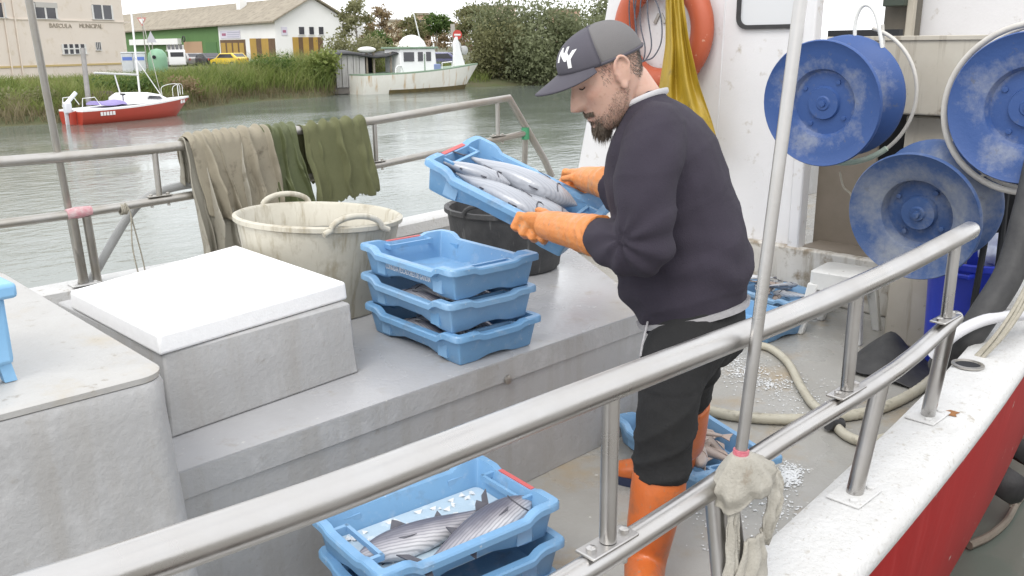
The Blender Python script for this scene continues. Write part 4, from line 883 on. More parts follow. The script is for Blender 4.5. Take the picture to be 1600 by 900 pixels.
# torso rings: photo column/row of the axis, distance, half depth (px), half width (m)
TR = [(1086, 500, 2.60, 80, .165), (1080, 470, 2.595, 90, .18), (1071, 440, 2.59, 104, .192), (1067, 405, 2.58, 106, .195), (1059, 365, 2.57, 102, .192), (1050, 325, 2.555, 99, .192), (1042, 285, 2.54, 96, .198),
      (1034, 245, 2.525, 91, .205), (1025, 212, 2.515, 80, .205), (1016, 186, 2.505, 62, .175), (1009, 167, 2.50, 44, .115), (1003, 153, 2.50, 34, .072)]
def rings_of(TR, k=1., n=28, dl=0):
    cs = [PX(a, b, c_) for a, b, c_, _, _ in TR]; out = []
    for i, (a, b, c_, hw, lw) in enumerate(TR):
        t = (cs[min(i+1, len(cs)-1)]-cs[max(i-1, 0)]).normalized(); A = (dF-t*dF.dot(t)).normalized(); B = t.cross(A)
        m_ = hw/FPX*c_; ra = math.sqrt(max(m_*m_-(.37*lw)**2, (.03)**2))/.926*k; rb_ = lw*k
        out.append([cs[i]+A*(ra*math.copysign(abs(math.cos(q))**.9, math.cos(q)))+B*(rb_*math.copysign(abs(math.sin(q))**.9, math.sin(q))) for q in [2*math.pi*j/n for j in range(n)]])
    return out
SH = PX(1024, 214, 2.36); EL = PX(1008, 386, 2.33); WR = PX(926, 367, 2.52)
SH2 = PX(1008, 208, 2.68); EL2 = PX(1005, 330, 2.82); WR2 = PX(948, 284, 2.93)
near_arm = ([PX(1030, 196, 2.42), SH, PX(1014, 262, 2.325), PX(1008, 320, 2.31), EL, PX(985, 388, 2.36), PX(955, 378, 2.43), WR], [.072, .084, .088, .083, .076, .072, .066, .055])
far_arm = ([PX(1012, 198, 2.62), SH2, PX(1010, 270, 2.76), EL2, PX(975, 310, 2.88), WR2], [.07, .078, .078, .072, .064, .053])
sw = MB(); sw.rings(rings_of(TR)); sw.tube(catmull(near_arm[0], 4), list(np.interp(np.linspace(0, 7, 29), range(8), near_arm[1])), 18); sw.tube(catmull(far_arm[0], 4), list(np.interp(np.linspace(0, 5, 21), range(6), far_arm[1])), 16)
def wrinkle(c):
    d = 0
    e = (c-EL).length                                   # folds fanning from the inner elbow
    if e < .22:
        ax = (c-(EL+V((0, 0, .03))+dF*.05)); ang = math.atan2(ax.z, ax.dot(dF)); d += math.sin(ang*9+ax.length*18)*.0075*math.exp(-(e/.13)**2)
    s_ = (c-SH-V((0, 0, -.03))); q = s_.length
    if q < .28: d += math.sin(s_.dot(dF)*60+s_.z*34)*.005*math.exp(-(q/.15)**2)
    hz_ = c.z
    d += .006*math.sin(hz_*52+nz(c, 5)*4.5+c.dot(dL)*9)*max(0, 1-abs(hz_-.90)/.16)     # slack above the hem
    q2 = abs(math.sin(c.z*20+c.dot(dF)*14+nz(c, 4)*3)); d += .006*(.5-q2**.6)*(1 if c.z < 1.12 else .5)
    d += .006*nz(c, 7)+.003*nz(c, 19, 4)
    return d
sweater = remeshed(sw, 'sweater', M_knit, man, .0085, 8, wrinkle)
def band(i0, i1, t0, t1, k, name, m):
    rs = rings_of(TR, k); f = lambda t: [rs[i0][j].lerp(rs[i1][j], t) for j in range(len(rs[0]))]
    return part(MB().rings([f(t0), f((t0+t1)/2), f(t1)]), name, m, man, smooth=60)
band(0, 1, .26, .56, 1.05, 'hem_stripe', M_cuff)
# trousers: waist plus two legs
NH = PX(1082, 520, 2.53); NK = PX(1043, 640, 2.47); NA = PX(1022, 770, 2.51)
HH = PX(1088, 520, 2.68); HK = PX(1066, 650, 2.90); HA = PX(1060, 735, 3.12)
tr = MB(); tr.rings([[p for p in r] for r in rings_of([(1086, 475, 2.60, 76, .155), (1086, 500, 2.60, 80, .165), (1083, 525, 2.60, 80, .17), (1072, 550, 2.60, 66, .16)])])
tr.tube(catmull([PX(1084, 505, 2.55), NH, PX(1054, 575, 2.49), NK, PX(1036, 700, 2.49), PX(1031, 748, 2.50)], 5), list(np.interp(np.linspace(0, 5, 26), range(6), [.11, .118, .102, .088, .084, .083])), 22)
tr.tube(catmull([PX(1090, 510, 2.66), HH, PX(1082, 575, 2.76), PX(1076, 625, 2.86), PX(1074, 645, 2.90)], 5), list(np.interp(np.linspace(0, 4, 21), range(5), [.105, .105, .085, .066, .055])), 20)
def wr2(c):
    q = abs(math.sin(c.z*30+nz(c, 5)*3.2+c.dot(dF)*16+c.dot(dL)*8)); return .009*(.45-q**.6)*(1 if c.z < .62 else .45)+.004*nz(c, 13)+.0025*nz(c, 34, 3)
remeshed(tr, 'trousers', M_trs, man, .0075, 8, wr2)
zp_ = [PX(1012, 503, 2.50), PX(1008, 520, 2.47), PX(1003, 542, 2.465), PX(1001, 556, 2.465)]
part(MB().tube(zp_, .003, 6), 'pocket_zip', M_cuff, man)
# boots
def boot(shaft, radii, heel, dirn, name_label=None, ln_=.27):
    b = MB(); b.tube(catmull(shaft, 4), list(np.interp(np.linspace(0, len(shaft)-1, 4*(len(shaft)-1)+1), range(len(shaft)), radii)), 20)
    d = dirn.normalized(); s_ = UP.cross(d); c0 = V((heel.x, heel.y, 0)); rs = []
    for t, w, h, zc in [(-.02, .030, .03, .05), (.0, .040, .045, .055), (.05, .044, .062, .07), (.10, .045, .055, .062), (.16, .049, .042, .052), (.21, .048, .034, .046), (.25, .036, .026, .040), (.27, .015, .012, .035)]:
        rs.append([c0+d*(t*ln_/.27)+s_*(w*math.cos(q))+UP*(zc+h*math.sin(q)) for q in [2*math.pi*k/18 for k in range(18)]])
    b.rings(rs)
    o = remeshed(b, 'boot', M_boot, man, .008, 5)
    so2 = MB().rings([[c0+d*((-.03 if z < .5 else -.03)+(math.cos(q)+1)*.5*(ln_+.045))+s_*(.047*math.sin(q)*(1+.12*math.cos(q-.4)))+UP*z for q in [2*math.pi*k/24 for k in range(24)]] for z in (.001, .022, .034)])
    part(so2, 'sole', mat('navy_sole', (.02, .03, .07), .6), o, smooth=40); return o
nf = atz(1004, 985, 0)
boot([PX(1031, 735, 2.50), PX(1028, 765, 2.505), PX(1018, 820, 2.525), PX(1008, 880, 2.55), V((nf.x, nf.y, .10))], [.076, .078, .070, .060, .052], nf-dF*.02, V((-.6, .8, 0)))
ff = atz(1062, 765, 0)
boot([PX(1074, 628, 2.87), PX(1068, 690, 3.0), V((ff.x, ff.y, .2)), V((ff.x, ff.y, .09))], [.074, .070, .058, .05], ff, atz(984, 752, 0)-ff, ln_=.26)
# gloves gripping the rim of the held crate
ex, ey, ez = [HM @ V(q) for q in ((1, 0, 0), (0, 1, 0), (0, 0, 1))]
def glove(H, out, wrist, cuff_dir, k=1.):
    ex, ez = [HM @ V(q)*k for q in ((1, 0, 0), (0, 0, 1))]; out = out*k
    g = MB(); kn = []
    for i in range(4):
        K = H+ex*(.055-.027*i)+out*.040+ez*.012; r = (.0125, .0138, .0135, .0118)[i]*k; l = (.92, 1.04, 1., .84)[i]
        a1 = K+out*.014*l-ez*.034*l; a2 = a1-out*.026*l-ez*.014*l; a3 = a2-out*.026*l+ez*.006
        g.tube([K-ex*.02+ez*.004+out*.002, K, a1, a2, a3], [r*1.1, r*1.1, r, r*.95, r*.8], 10, round_end=True); kn.append(K)
    pc = (kn[0]+kn[1]+kn[2]+kn[3])/4; wv = wrist-pc
    g.rings([[pc+wv*t+ex*(0 if t > .5 else .0)+a_*w*math.cos(q)+b_*h*math.sin(q) for q in [2*math.pi*k/16 for k in range(16)]] for t, w, h, a_, b_ in
             [(-.06, .040, .012, ex, out.cross(ex)), (.08, .046, .022, ex, out.cross(ex)), (.35, .045, .028, ex, out.cross(ex))]])
    u = wv.normalized(); p_ = u.orthogonal().normalized(); q_ = u.cross(p_)
    def circ(c, r): return [c+(p_*math.cos(a)+q_*math.sin(a))*r for a in [2*math.pi*k/16 for k in range(16)]]
    g.rings([circ(pc+wv*.20, .036*k), circ(pc+wv*.45, .041*k), circ(pc+wv*.7, .044*k), circ(wrist, .050*k), circ(wrist+cuff_dir*.03, .052*k)])
    th0 = pc+wv*.32+ez*.012-out*.01
    g.tube([th0, H+ex*(-.022)+out*.012+ez*.030, H+ex*.012-out*.012+ez*.026, H+ex*.035-out*.028+ez*.016], [.019, .016, .0145, .011], 10, round_end=True)
    return remeshed(g, 'glove', M_glove, man, .0042, 4, lambda c: .0015*math.sin(c.dot(u)*150+nz(c, 20)*3)*(1 if (c-wrist).length < .09 else .2))
cd = (EL-WR).normalized(); glove(hl(-.175, CW/2, CH-.016), ey, WR+cd*.005, cd, 1.2)
cd2 = (EL2-WR2).normalized(); glove(hl(-.125, -CW/2, CH-.012), -ey, WR2+cd2*.01, cd2, 1.12)

# head
HSC = 1.15; PH = math.radians(32); YW = math.radians(16)
hh = -R0*math.cos(YW)-Fh*math.sin(YW); hF = hh*math.cos(PH)-UP*math.sin(PH); hU = UP*math.cos(PH)+hh*math.sin(PH); hL = hU.cross(hF)
EAR = PX(969, 116, 2.36); HC = EAR-hL*(.078*HSC)
def hd(x, y, z): return HC+(hF*x+hL*y+hU*z)*HSC
zs = [-.118, -.110, -.095, -.075, -.05, -.025, 0, .02, .042, .060, .078, .092, .101]
xf = [.058, .080, .092, .093, .092, .091, .090, .086, .094, .088, .068, .040, .010]
xb = [.03, .012, -.004, -.03, -.060, -.076, -.084, -.088, -.088, -.082, -.066, -.042, -.012]
ws = [.018, .036, .050, .060, .067, .071, .073, .074, .076, .075, .065, .044, .012]
def headpt(z, a):
    f_, b_, w_ = lerp(zs, xf, z), lerp(zs, xb, z), lerp(zs, ws, z); xc = (f_+b_)/2; rx = (f_-b_)/2
    c_, s_ = math.cos(a), math.sin(a); e = .85
    x = xc+rx*math.copysign(abs(c_)**e, c_); y = w_*math.copysign(abs(s_)**e, s_)
    if c_ > 0:
        g = lambda u, m_, s__: math.exp(-((u-m_)/s__)**2)
        nw = .0125+.004*g(z, -.024, .008)
        x += lerp([-.050, -.042, -.036, -.028, -.015, .006, .026, .040], [0, .004, .026, .036, .030, .017, .007, 0], z)*g(y, 0, nw)
        for sg in (-1, 1):
            x -= .011*g(y, sg*.032, .017)*g(z, .018, .013); x += .006*g(y, sg*.030, .022)*g(z, .043, .010)
            x += .006*g(y, sg*.050, .018)*g(z, -.012, .018); x += .005*g(y, sg*.032, .010)*g(z, .014, .007); x += .003*g(y, sg*.016, .007)*g(z, -.024, .007)
        x += .005*g(y, 0, .024)*g(z, -.054, .006)+.006*g(y, 0, .022)*g(z, -.068, .006)-.004*g(y, 0, .024)*g(z, -.061, .003)-.005*g(y, 0, .03)*g(z, -.080, .007)+.006*g(y, 0, .02)*g(z, -.098, .012)
    return x, y, z
bd = MB(); nz_ = 74; na = 84
bd.rings([[hd(*headpt(-.118+.219*i/(nz_-1), 2*math.pi*k/na)) for k in range(na)] for i in range(nz_)])
for sg in (-1, 1):          # ears: folded rim, bowl and lobe
    c0 = (-.004, sg*.077, .002)
    bd.tube([hd(c0[0]-.004+.020*math.cos(t)*(1.0 if math.sin(t) > 0 else .75)-.006*math.sin(t), sg*(.0815+.004*math.sin(t)), .034*math.sin(t)+.004) for t in [math.radians(-60+300*i/22) for i in range(23)]], .0052, 8)
    bd.ell(hd(-.006, sg*.0775, .004), (hF*.019*HSC, hL*.005*HSC, hU*.031*HSC)); bd.ell(hd(.003, sg*.079, -.027), (hF*.010*HSC, hL*.005*HSC, hU*.011*HSC)); bd.ell(hd(.010, sg*.0775, -.004), (hF*.006*HSC, hL*.006*HSC, hU*.009*HSC))
NB = PX(1008, 172, 2.50)
bd.tube([hd(-.02, 0, .0), hd(-.035, 0, -.05), NB.lerp(hd(-.04, 0, -.09), .5), NB], [.055, .060, .063, .066], 22)
bd.rings(rings_of([(a, b, c_, h*.72, w*.72) for a, b, c_, h, w in TR]))
for a_, r_ in ((near_arm, .4), (far_arm, .4)): bd.tube(a_[0], [q*r_ for q in a_[1]], 10)
bd.tube([PX(1084, 500, 2.56), NH, NK, NA], [.06, .06, .045, .035], 10); bd.tube([PX(1090, 500, 2.64), HH, HK, PX(1064, 690, 3.0)], [.06, .06, .045, .035], 10)
body = remeshed(bd, 'body', M_skin, man, .0042, 3)
# eyebrows, eyelids, lips
for sg in (-1, 1):
    part(MB().tube([hd(*[headpt(.040+.004*math.sin(t*2.5), sg*(.12+t*.42))[i]+(.002 if i == 0 else 0) for i in range(3)]) for t in [j/6 for j in range(7)]], [.003, .0045, .0048, .0045, .004, .003, .002], 8), 'eyebrow', MATS['brown_hair'], man)
    part(MB().tube([hd(*[headpt(.0125-.003*math.sin(math.pi*t), sg*(.22+t*.27))[i]+(.0022 if i == 0 else 0) for i in range(3)]) for t in [j/6 for j in range(7)]], .0016, 6), 'eyelashes', M_dark, man)
part(MB().tube([hd(*[headpt(-.0605, -.34+t*.68)[i]+(.003 if i == 0 else 0) for i in range(3)]) for t in [j/8 for j in range(9)]], [.001, .003, .0042, .0046, .0046, .0046, .0042, .003, .001], 8), 'lips', mat('lips', (.42, .17, .14), .5), man)
# hair strands (beard, moustache, cropped hair) as thin blades
def strands(name, samples, m):
    vs, fs, sh = [], [], []
    for p, dr, ln_, w in samples:
        s_ = dr.cross(V((random.random()-.5, random.random()-.5, random.random()-.5))).normalized()*w; c_ = random.random(); o = len(vs)
        b2 = p+dr*ln_*.55+V((random.gauss(0, .0012), random.gauss(0, .0012), random.gauss(0, .0012)))
        vs += [p-s_, p+s_, b2+s_*.7, b2-s_*.7, p+dr*ln_+UP*-.003*ln_/.03]; fs += [(o, o+1, o+2, o+3), (o+3, o+2, o+4)]; sh += [c_]*5
    vs = [V(v)-V(man.location) for v in vs]
    me = bpy.data.meshes.new(name); me.from_pydata([tuple(v) for v in vs], [], fs); a_ = me.attributes.new('shade', 'FLOAT', 'POINT'); a_.data.foreach_set('value', sh)
    return obj(name, me, m, man)
sm = []
def norm_at(z, a):
    p = V(hd(*headpt(z, a))); c_ = V(hd(lerp(zs, xf, z)*.3, 0, z)); return p, (p-c_).normalized()
for k in range(6500):       # jaw beard
    a = random.uniform(-1.75, 1.75); z = random.uniform(-.117, -.03)
    lim = lerp([0, .28, .45, .8, 1.2, 1.75], [-.074, -.072, -.060, -.064, -.045, -.005], abs(a))
    if z > lim+random.gauss(0, .004) or (abs(a) > .75 and random.random() < .30): continue
    p, n_ = norm_at(z, a); chin = max(0, 1-abs(a)/.75)*max(0, (-.07-z)/.05)
    sm.append((p-n_*.001, (n_*.45-hU*(.75+.5*chin)+hF*.25*chin+hL*random.gauss(0, .12)+hF*random.gauss(0, .1)).normalized(), random.uniform(.004, .008)+.038*min(1, chin*1.6)*random.uniform(.6, 1), .0009 if chin > .05 else .00042))
for k in range(800):       # moustache
    a = random.uniform(-.40, .40); z = random.uniform(-.057, -.047)
    p, n_ = norm_at(z, a); sm.append((p-n_*.0005, (n_*.5-hU+hL*.9*math.copysign(min(1, abs(a)*2.5), a)).normalized(), random.uniform(.006, .010), .0007))
strands('beard', sm, M_hair)
sm = []
for k in range(6500):
    a = random.uniform(1.15, math.pi)*random.choice((-1, 1)); z = random.uniform(-.045, .06)
    if z < lerp([1.15, 1.5, 1.8, 2.3, math.pi], [.0, -.005, -.01, -.035, -.045], abs(a))+random.gauss(0, .004): continue
    p, n_ = norm_at(z, a); sm.append((p-n_*.001, (n_*.25-hU-hF*.3).normalized(), random.uniform(.006, .010), .0006))
strands('hair', sm, mat('cropped_hair', (.06, .05, .042), .7, attr='shade', col2=[(.14, .12, .10), (.22, .20, .18)]))
# cap (worn a little higher than the brow line)
PC = math.radians(27); _hd, _hF, _hU = hd, hF, hU
hF = hh*math.cos(PC)-UP*math.sin(PC); hU = UP*math.cos(PC)+hh*math.sin(PC)
def hd(x, y, z): return HC+(hF*x+hL*y+hU*z)*HSC
def crown(az, el, k=1.):   # az 0 = front
    rx = .110 if math.cos(az) > 0 else .100
    base = .034+.014*math.cos(az)*(1-math.sin(el)); h = .083
    s_ = math.cos(el)**.78; return hd(-.003+rx*k*math.cos(az)*s_, .0835*k*math.sin(az)*s_, base+h*k*math.sin(el)**.92)
def patch(a0, a1, n=20, m_=14): return [[crown(a0+(a1-a0)*i/n, math.pi/2*j/m_*.999) for j in range(m_+1)] for i in range(n+1)]
def sheet(g, name, m, parent, thick=.003, sub=0):
    nu, nv = len(g), len(g[0]); mb = MB().add([p for r in g for p in r], [(i*nv+j, (i+1)*nv+j, (i+1)*nv+j+1, i*nv+j+1) for i in range(nu-1) for j in range(nv-1)])
    o = part(mb, name, m, parent, smooth=180); s_ = o.modifiers.new('solid', 'SOLIDIFY'); s_.thickness = thick; s_.offset = 0; return o
M_cap = mat('charcoal_twill', (.085, .080, .098), .85, col2=(.070, .066, .082), scale=8, bump=.35, bscale=300, bdist=.002)
M_cap2 = mat('grey_mesh_cloth', (.155, .148, .148), .9, col2=(.13, .125, .126), scale=8, bump=.5, bscale=380, bdist=.002)
cap = bpy.data.objects.new('cap', None); COL.objects.link(cap); cap.parent = man; cap['label'] = 'grey baseball cap with white interlocked letters'
FA = math.radians(72)
sheet(patch(-FA, FA), 'front_panel', M_cap, cap); sheet(patch(FA, math.pi), 'back_panel', M_cap2, cap); sheet(patch(-math.pi, -FA), 'back_panel', M_cap2, cap)
part(MB().tube([crown(FA, math.pi/2*j/12, 1.012) for j in range(13)], .0015, 6), 'seam', M_cap, cap)
part(MB().ell(crown(0, math.pi/2, 1.0)+hU*.0, (hF*.008, hL*.008, hU*.005), 10, 6), 'button', M_cap, cap)
part(MB().tube([crown(a_, .04, 1.012) for a_ in [FA+(2*math.pi-2*FA)*i/24 for i in range(25)]], .0035, 6), 'sweatband', M_cap, cap)
bg2 = []
for i in range(25):
    t = -1+2*i/24; az = t*math.radians(62); row = []
    for j in range(9):
        v = j/8; p = crown(az, .02, 1.005); ext = .074*(1-abs(t)**2.4)
        row.append(p+hF*HSC*(ext*v)+hL*HSC*(t*.006*v)-hU*HSC*(.012*v+.022*t*t*v*(1-abs(t)**3)))
    bg2.append(row)
sheet(bg2, 'brim', M_cap, cap, .004)
M_logo = mat('white_embroidery', (.80, .80, .80), .8, bump=.3, bscale=300)
for ch, dx, dy, sz in (('N', -.013, .010, .050), ('Y', .012, -.007, .056)):
    me = text_mesh(ch, sz, .0008, 0, .0022); bm_ = bmesh.new(); bm_.from_mesh(me); bmesh.ops.subdivide_edges(bm_, edges=bm_.edges, cuts=2); bm_.to_mesh(me); bm_.free()
    for v in me.vertices:
        az = .14-(v.co.x+dx)*(-1)*-1/.105; el = .52+(v.co.y+dy)/.082; v.co = crown(((v.co.x+dx)/.085)+.40, el, 1.018+v.co.z*3)-V(man.location)
    obj('emblem_letter', me, M_logo, cap)
# shirt collar
cr_ = rings_of([(1013, 180, 2.503, 60, .155), (1005, 160, 2.50, 40, .095), (1001, 150, 2.50, 39, .080)], 1.0)
part(MB().rings([[p+(p-sum(cr_[1], V((0, 0, 0)))/28).normalized()*e+UP*h for p in cr_[1]] for e, h in ((.0, -.004), (.006, .002), (.004, .012), (-.006, .014))], cap=False), 'collar', mat('white_tee', (.62, .61, .62), .9), man, smooth=60)
# ------------------------------------------------------------------ far bank: plants
def leaf_cloud(name, m, parent, blobs, size, seed, base=V((0, 0, 0)), aspect=.5, kind=None):
    """many small leaf faces spread through lumpy volumes; blobs = (centre, (rx,ry,rz), count)"""
    g = np.random.default_rng(seed); VS, SH = [], []
    for c, r, n in blobs:
        d = g.normal(size=(n, 3)); d /= np.linalg.norm(d, axis=1)[:, None]; rad = g.random(n)**.45
        cl = g.normal(size=(max(4, n//60), 3)); cl /= np.linalg.norm(cl, axis=1)[:, None]; near = cl[g.integers(0, len(cl), n)]
        d = d*.6+near*.55; d /= np.linalg.norm(d, axis=1)[:, None]
        p = np.array(c)+d*rad[:, None]*np.array(r)*(1+.22*g.normal(size=(n, 1)))
        a = g.normal(size=(n, 3)); a /= np.linalg.norm(a, axis=1)[:, None]; b = np.cross(a, g.normal(size=(n, 3))); b /= np.linalg.norm(b, axis=1)[:, None]
        s = size*(.6+.8*g.random((n, 1)))
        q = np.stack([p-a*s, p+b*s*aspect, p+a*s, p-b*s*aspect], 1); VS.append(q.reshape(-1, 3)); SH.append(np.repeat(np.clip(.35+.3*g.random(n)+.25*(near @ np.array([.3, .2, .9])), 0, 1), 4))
    vs = np.concatenate(VS)-np.array(base); sh = np.concatenate(SH); nf = len(vs)//4
    me = bpy.data.meshes.new(name); me.vertices.add(len(vs)); me.vertices.foreach_set('co', vs.ravel()); me.loops.add(nf*4); me.loops.foreach_set('vertex_index', np.arange(nf*4))
    me.polygons.add(nf); me.polygons.foreach_set('loop_start', np.arange(nf)*4); me.update(calc_edges=True)
    at = me.attributes.new('shade', 'FLOAT', 'POINT'); at.data.foreach_set('value', sh)
    o = obj(name, me, m, parent)
    if kind: o['kind'] = kind
    return o
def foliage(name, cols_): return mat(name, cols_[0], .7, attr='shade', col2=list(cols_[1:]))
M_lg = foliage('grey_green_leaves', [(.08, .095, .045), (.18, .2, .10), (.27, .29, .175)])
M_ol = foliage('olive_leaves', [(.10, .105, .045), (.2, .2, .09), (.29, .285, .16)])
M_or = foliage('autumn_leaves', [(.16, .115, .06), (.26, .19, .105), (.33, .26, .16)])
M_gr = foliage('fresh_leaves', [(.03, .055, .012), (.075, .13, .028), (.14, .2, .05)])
M_bark = mat('bark', (.16, .13, .10), .9, col2=(.26, .23, .19), scale=3, bump=.5)
M_grass = foliage('bank_grass_blades', [(.08, .12, .025), (.16, .21, .05), (.24, .28, .08), (.30, .27, .14)])
M_reed = foliage('dry_reed_blades', [(.10, .08, .04), (.2, .165, .09), (.30, .26, .16)])
def blades(name, m, n, xr, offr, hr, wr_, seed, label, cat, dens=None, lean=.5):
    g = np.random.default_rng(seed); xs_ = g.uniform(*xr, n); of = offr[0]+(offr[1]-offr[0])*g.random(n); P_ = []
    h = np.array([hr(x, o) for x, o in zip(xs_, of)])*g.uniform(.55, 1.15, n)
    for x, o in zip(xs_, of):
        q = pz(x, shore(x)+o, 0); q.z = ground_z(o)+nz((q.x, q.y, 0), .35)*.12*(0 <= o < 40)-.03; P_.append(q)
    p = np.array([tuple(q) for q in P_]); an = g.uniform(0, 6.283, n); le = g.normal(0, lean, (n, 2))
    side = np.stack([np.cos(an), np.sin(an), 0*an], 1)*g.uniform(wr_[0], wr_[1], n)[:, None]
    mid = p+np.stack([le[:, 0]*h*.25, le[:, 1]*h*.25, h*.55], 1); tip = p+np.stack([le[:, 0]*h, le[:, 1]*h, h], 1)
    vs = np.stack([p-side, p+side, mid+side*.8, mid-side*.8, tip], 1).reshape(-1, 3)
    sh = np.array([.5+.5*nz((q.x, q.y, 0), .5)+.25*nz((q.x, q.y, 3), 2.1) for q in P_]); sh = np.repeat(np.clip(sh+g.normal(0, .16, n), 0, 1), 5)
    base = p[0]; k = np.arange(n)*5; fs = np.concatenate([np.stack([k, k+1, k+2, k+3], 1).tolist(), ]).tolist()+np.stack([k+3, k+2, k+4], 1).tolist()
    me = bpy.data.meshes.new(name); me.from_pydata((vs-base).tolist(), [], fs); at = me.attributes.new('shade', 'FLOAT', 'POINT'); at.data.foreach_set('value', sh)
    o = obj(name, me, m); o.location = base; tag(o, label, cat); o['kind'] = 'stuff'; return o
def gh(x, o): return lerp([-300, 0, 250, 370, 440, 560, 800], [.66, .66, .80, 1.15, 1.5, 1.5, .6], x)*lerp([0, 1.5, 5, 9, 14], [.7, .9, 1, .8, .5], o)
blades('bank_grass', M_grass, 30000, (-260, 640), (.6, 9), gh, (.010, .026), 3, 'tall green grass covering the far river bank', 'grass')
blades('bank_grass', M_grass, 5000, (600, 765), (.6, 10), lambda x, o: .7, (.008, .022), 5, 'green grass behind the white boat with wheelhouse', 'grass')
blades('dry_reeds', M_reed, 4200, (-260, 560), (.0, 1.3), lambda x, o: .55+.35*nz((x*.02, o, 0)), (.006, .014), 8, 'dry brown reeds along the far waterline', 'reeds')
def bush(px, dep, z0, w, h, n, m, label, size=.10, seed=1, group=None, name='bush', lobes=7):
    c = pz(px, dep, z0); t = thing(name, label, 'bush', c, group); g = random.Random(seed); bl_ = []
    for k in range(lobes):
        a = 2*math.pi*k/lobes+g.random(); rr2 = w*.32*g.random()**.5+w*.08; hz_ = h*g.uniform(.25, .78)
        bl_.append(((c.x+math.cos(a)*rr2, c.y+math.sin(a)*rr2, z0+hz_), (w*.27, w*.27, min(h*.36, hz_+.2)), n//(lobes+1)))
    bl_.append(((c.x, c.y, z0+h*.45), (w*.40, w*.40, h*.5), n//(lobes+1)))
    leaf_cloud('crown', m, t, bl_, size, seed, c)
    st_ = MB()
    for k in range(5):
        a = 2*math.pi*k/5; st_.tube([c+V((math.cos(a)*.1, math.sin(a)*.1, -.3)), c+V((math.cos(a)*w*.14, math.sin(a)*w*.14, h*.35)), c+V((math.cos(a+.3)*w*.25, math.sin(a+.3)*w*.25, h*.7))], [.05, .035, .012], 6)
    part(st_, 'trunk', M_bark, t); return t
def tree(px, dep, h, cw, n, m, label, seed, crown0=.35, size=.16, group=None, trunk=.09, sparse=1., cat='tree'):
    c = pz(px, dep, -.3); t = thing('tree', label, cat, c, group); g = random.Random(seed); tr_ = MB(); bl_ = []
    top = c+V((g.uniform(-.3, .3), g.uniform(-.3, .3), h*.86)); tr_.tube([c-V((0, 0, .2)), c.lerp(top, .4)+V((g.uniform(-.15, .15), 0, 0)), c.lerp(top, .75), top], [trunk, trunk*.75, trunk*.4, .015], 8)
    for k in range(9):
        f_ = crown0+(1-crown0)*(k+.5)/9.5; a = k*2.4+g.random(); b = c.lerp(top, f_*.95); e = b+V((math.cos(a)*cw*.38*(1.15-f_*.6), math.sin(a)*cw*.38*(1.15-f_*.6), h*.09))
        tr_.tube([b, b.lerp(e, .5)+V((0, 0, -.05)), e], [trunk*.4, trunk*.25, .012], 6)
        bl_.append((tuple(e+V((0, 0, h*.03))), (cw*.24*sparse, cw*.24*sparse, h*.10), n//10))
    bl_.append((tuple(c.lerp(top, .95)+V((0, 0, h*.04))), (cw*.22, cw*.22, h*.10), n//10))
    part(tr_, 'trunk', M_bark, t); leaf_cloud('crown', m, t, bl_, size, seed, c); return t
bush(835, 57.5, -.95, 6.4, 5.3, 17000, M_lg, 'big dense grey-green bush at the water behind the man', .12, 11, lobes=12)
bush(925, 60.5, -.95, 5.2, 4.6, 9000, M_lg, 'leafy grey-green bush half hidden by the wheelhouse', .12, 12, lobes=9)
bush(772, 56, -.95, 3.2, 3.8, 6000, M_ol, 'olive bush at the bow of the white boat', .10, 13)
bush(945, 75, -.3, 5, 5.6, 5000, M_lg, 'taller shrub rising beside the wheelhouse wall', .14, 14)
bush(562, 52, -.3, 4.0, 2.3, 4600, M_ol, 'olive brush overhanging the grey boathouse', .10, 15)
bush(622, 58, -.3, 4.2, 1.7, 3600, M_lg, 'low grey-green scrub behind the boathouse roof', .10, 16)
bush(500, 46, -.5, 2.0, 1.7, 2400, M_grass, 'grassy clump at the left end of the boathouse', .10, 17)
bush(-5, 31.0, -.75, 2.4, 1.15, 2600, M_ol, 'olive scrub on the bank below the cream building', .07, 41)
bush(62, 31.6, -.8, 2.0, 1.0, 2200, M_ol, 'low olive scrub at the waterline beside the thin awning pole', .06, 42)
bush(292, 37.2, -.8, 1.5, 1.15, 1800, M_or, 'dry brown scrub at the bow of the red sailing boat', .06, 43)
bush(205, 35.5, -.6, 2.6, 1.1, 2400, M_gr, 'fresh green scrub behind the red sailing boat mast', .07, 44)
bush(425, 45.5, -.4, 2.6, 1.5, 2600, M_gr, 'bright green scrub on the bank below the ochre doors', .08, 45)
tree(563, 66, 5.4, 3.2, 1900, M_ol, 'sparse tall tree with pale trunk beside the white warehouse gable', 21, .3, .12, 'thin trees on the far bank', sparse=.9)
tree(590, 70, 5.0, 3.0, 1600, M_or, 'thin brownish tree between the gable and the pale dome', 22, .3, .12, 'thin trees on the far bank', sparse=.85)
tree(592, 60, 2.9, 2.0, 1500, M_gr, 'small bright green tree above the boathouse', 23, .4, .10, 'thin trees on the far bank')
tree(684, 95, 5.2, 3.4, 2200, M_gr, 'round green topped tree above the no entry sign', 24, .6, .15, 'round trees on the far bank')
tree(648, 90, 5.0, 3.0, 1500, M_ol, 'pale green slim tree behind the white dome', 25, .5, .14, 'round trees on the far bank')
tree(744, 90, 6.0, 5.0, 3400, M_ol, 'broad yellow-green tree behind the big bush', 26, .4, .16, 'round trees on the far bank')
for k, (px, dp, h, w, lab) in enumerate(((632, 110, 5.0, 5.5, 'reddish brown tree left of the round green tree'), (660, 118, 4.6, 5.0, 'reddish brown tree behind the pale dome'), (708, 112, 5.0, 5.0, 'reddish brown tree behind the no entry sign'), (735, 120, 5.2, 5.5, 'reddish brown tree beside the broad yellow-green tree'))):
    tree(px, dp, h, w, 2200, M_or, lab, 31+k, .15, .17, 'brown trees behind the road')

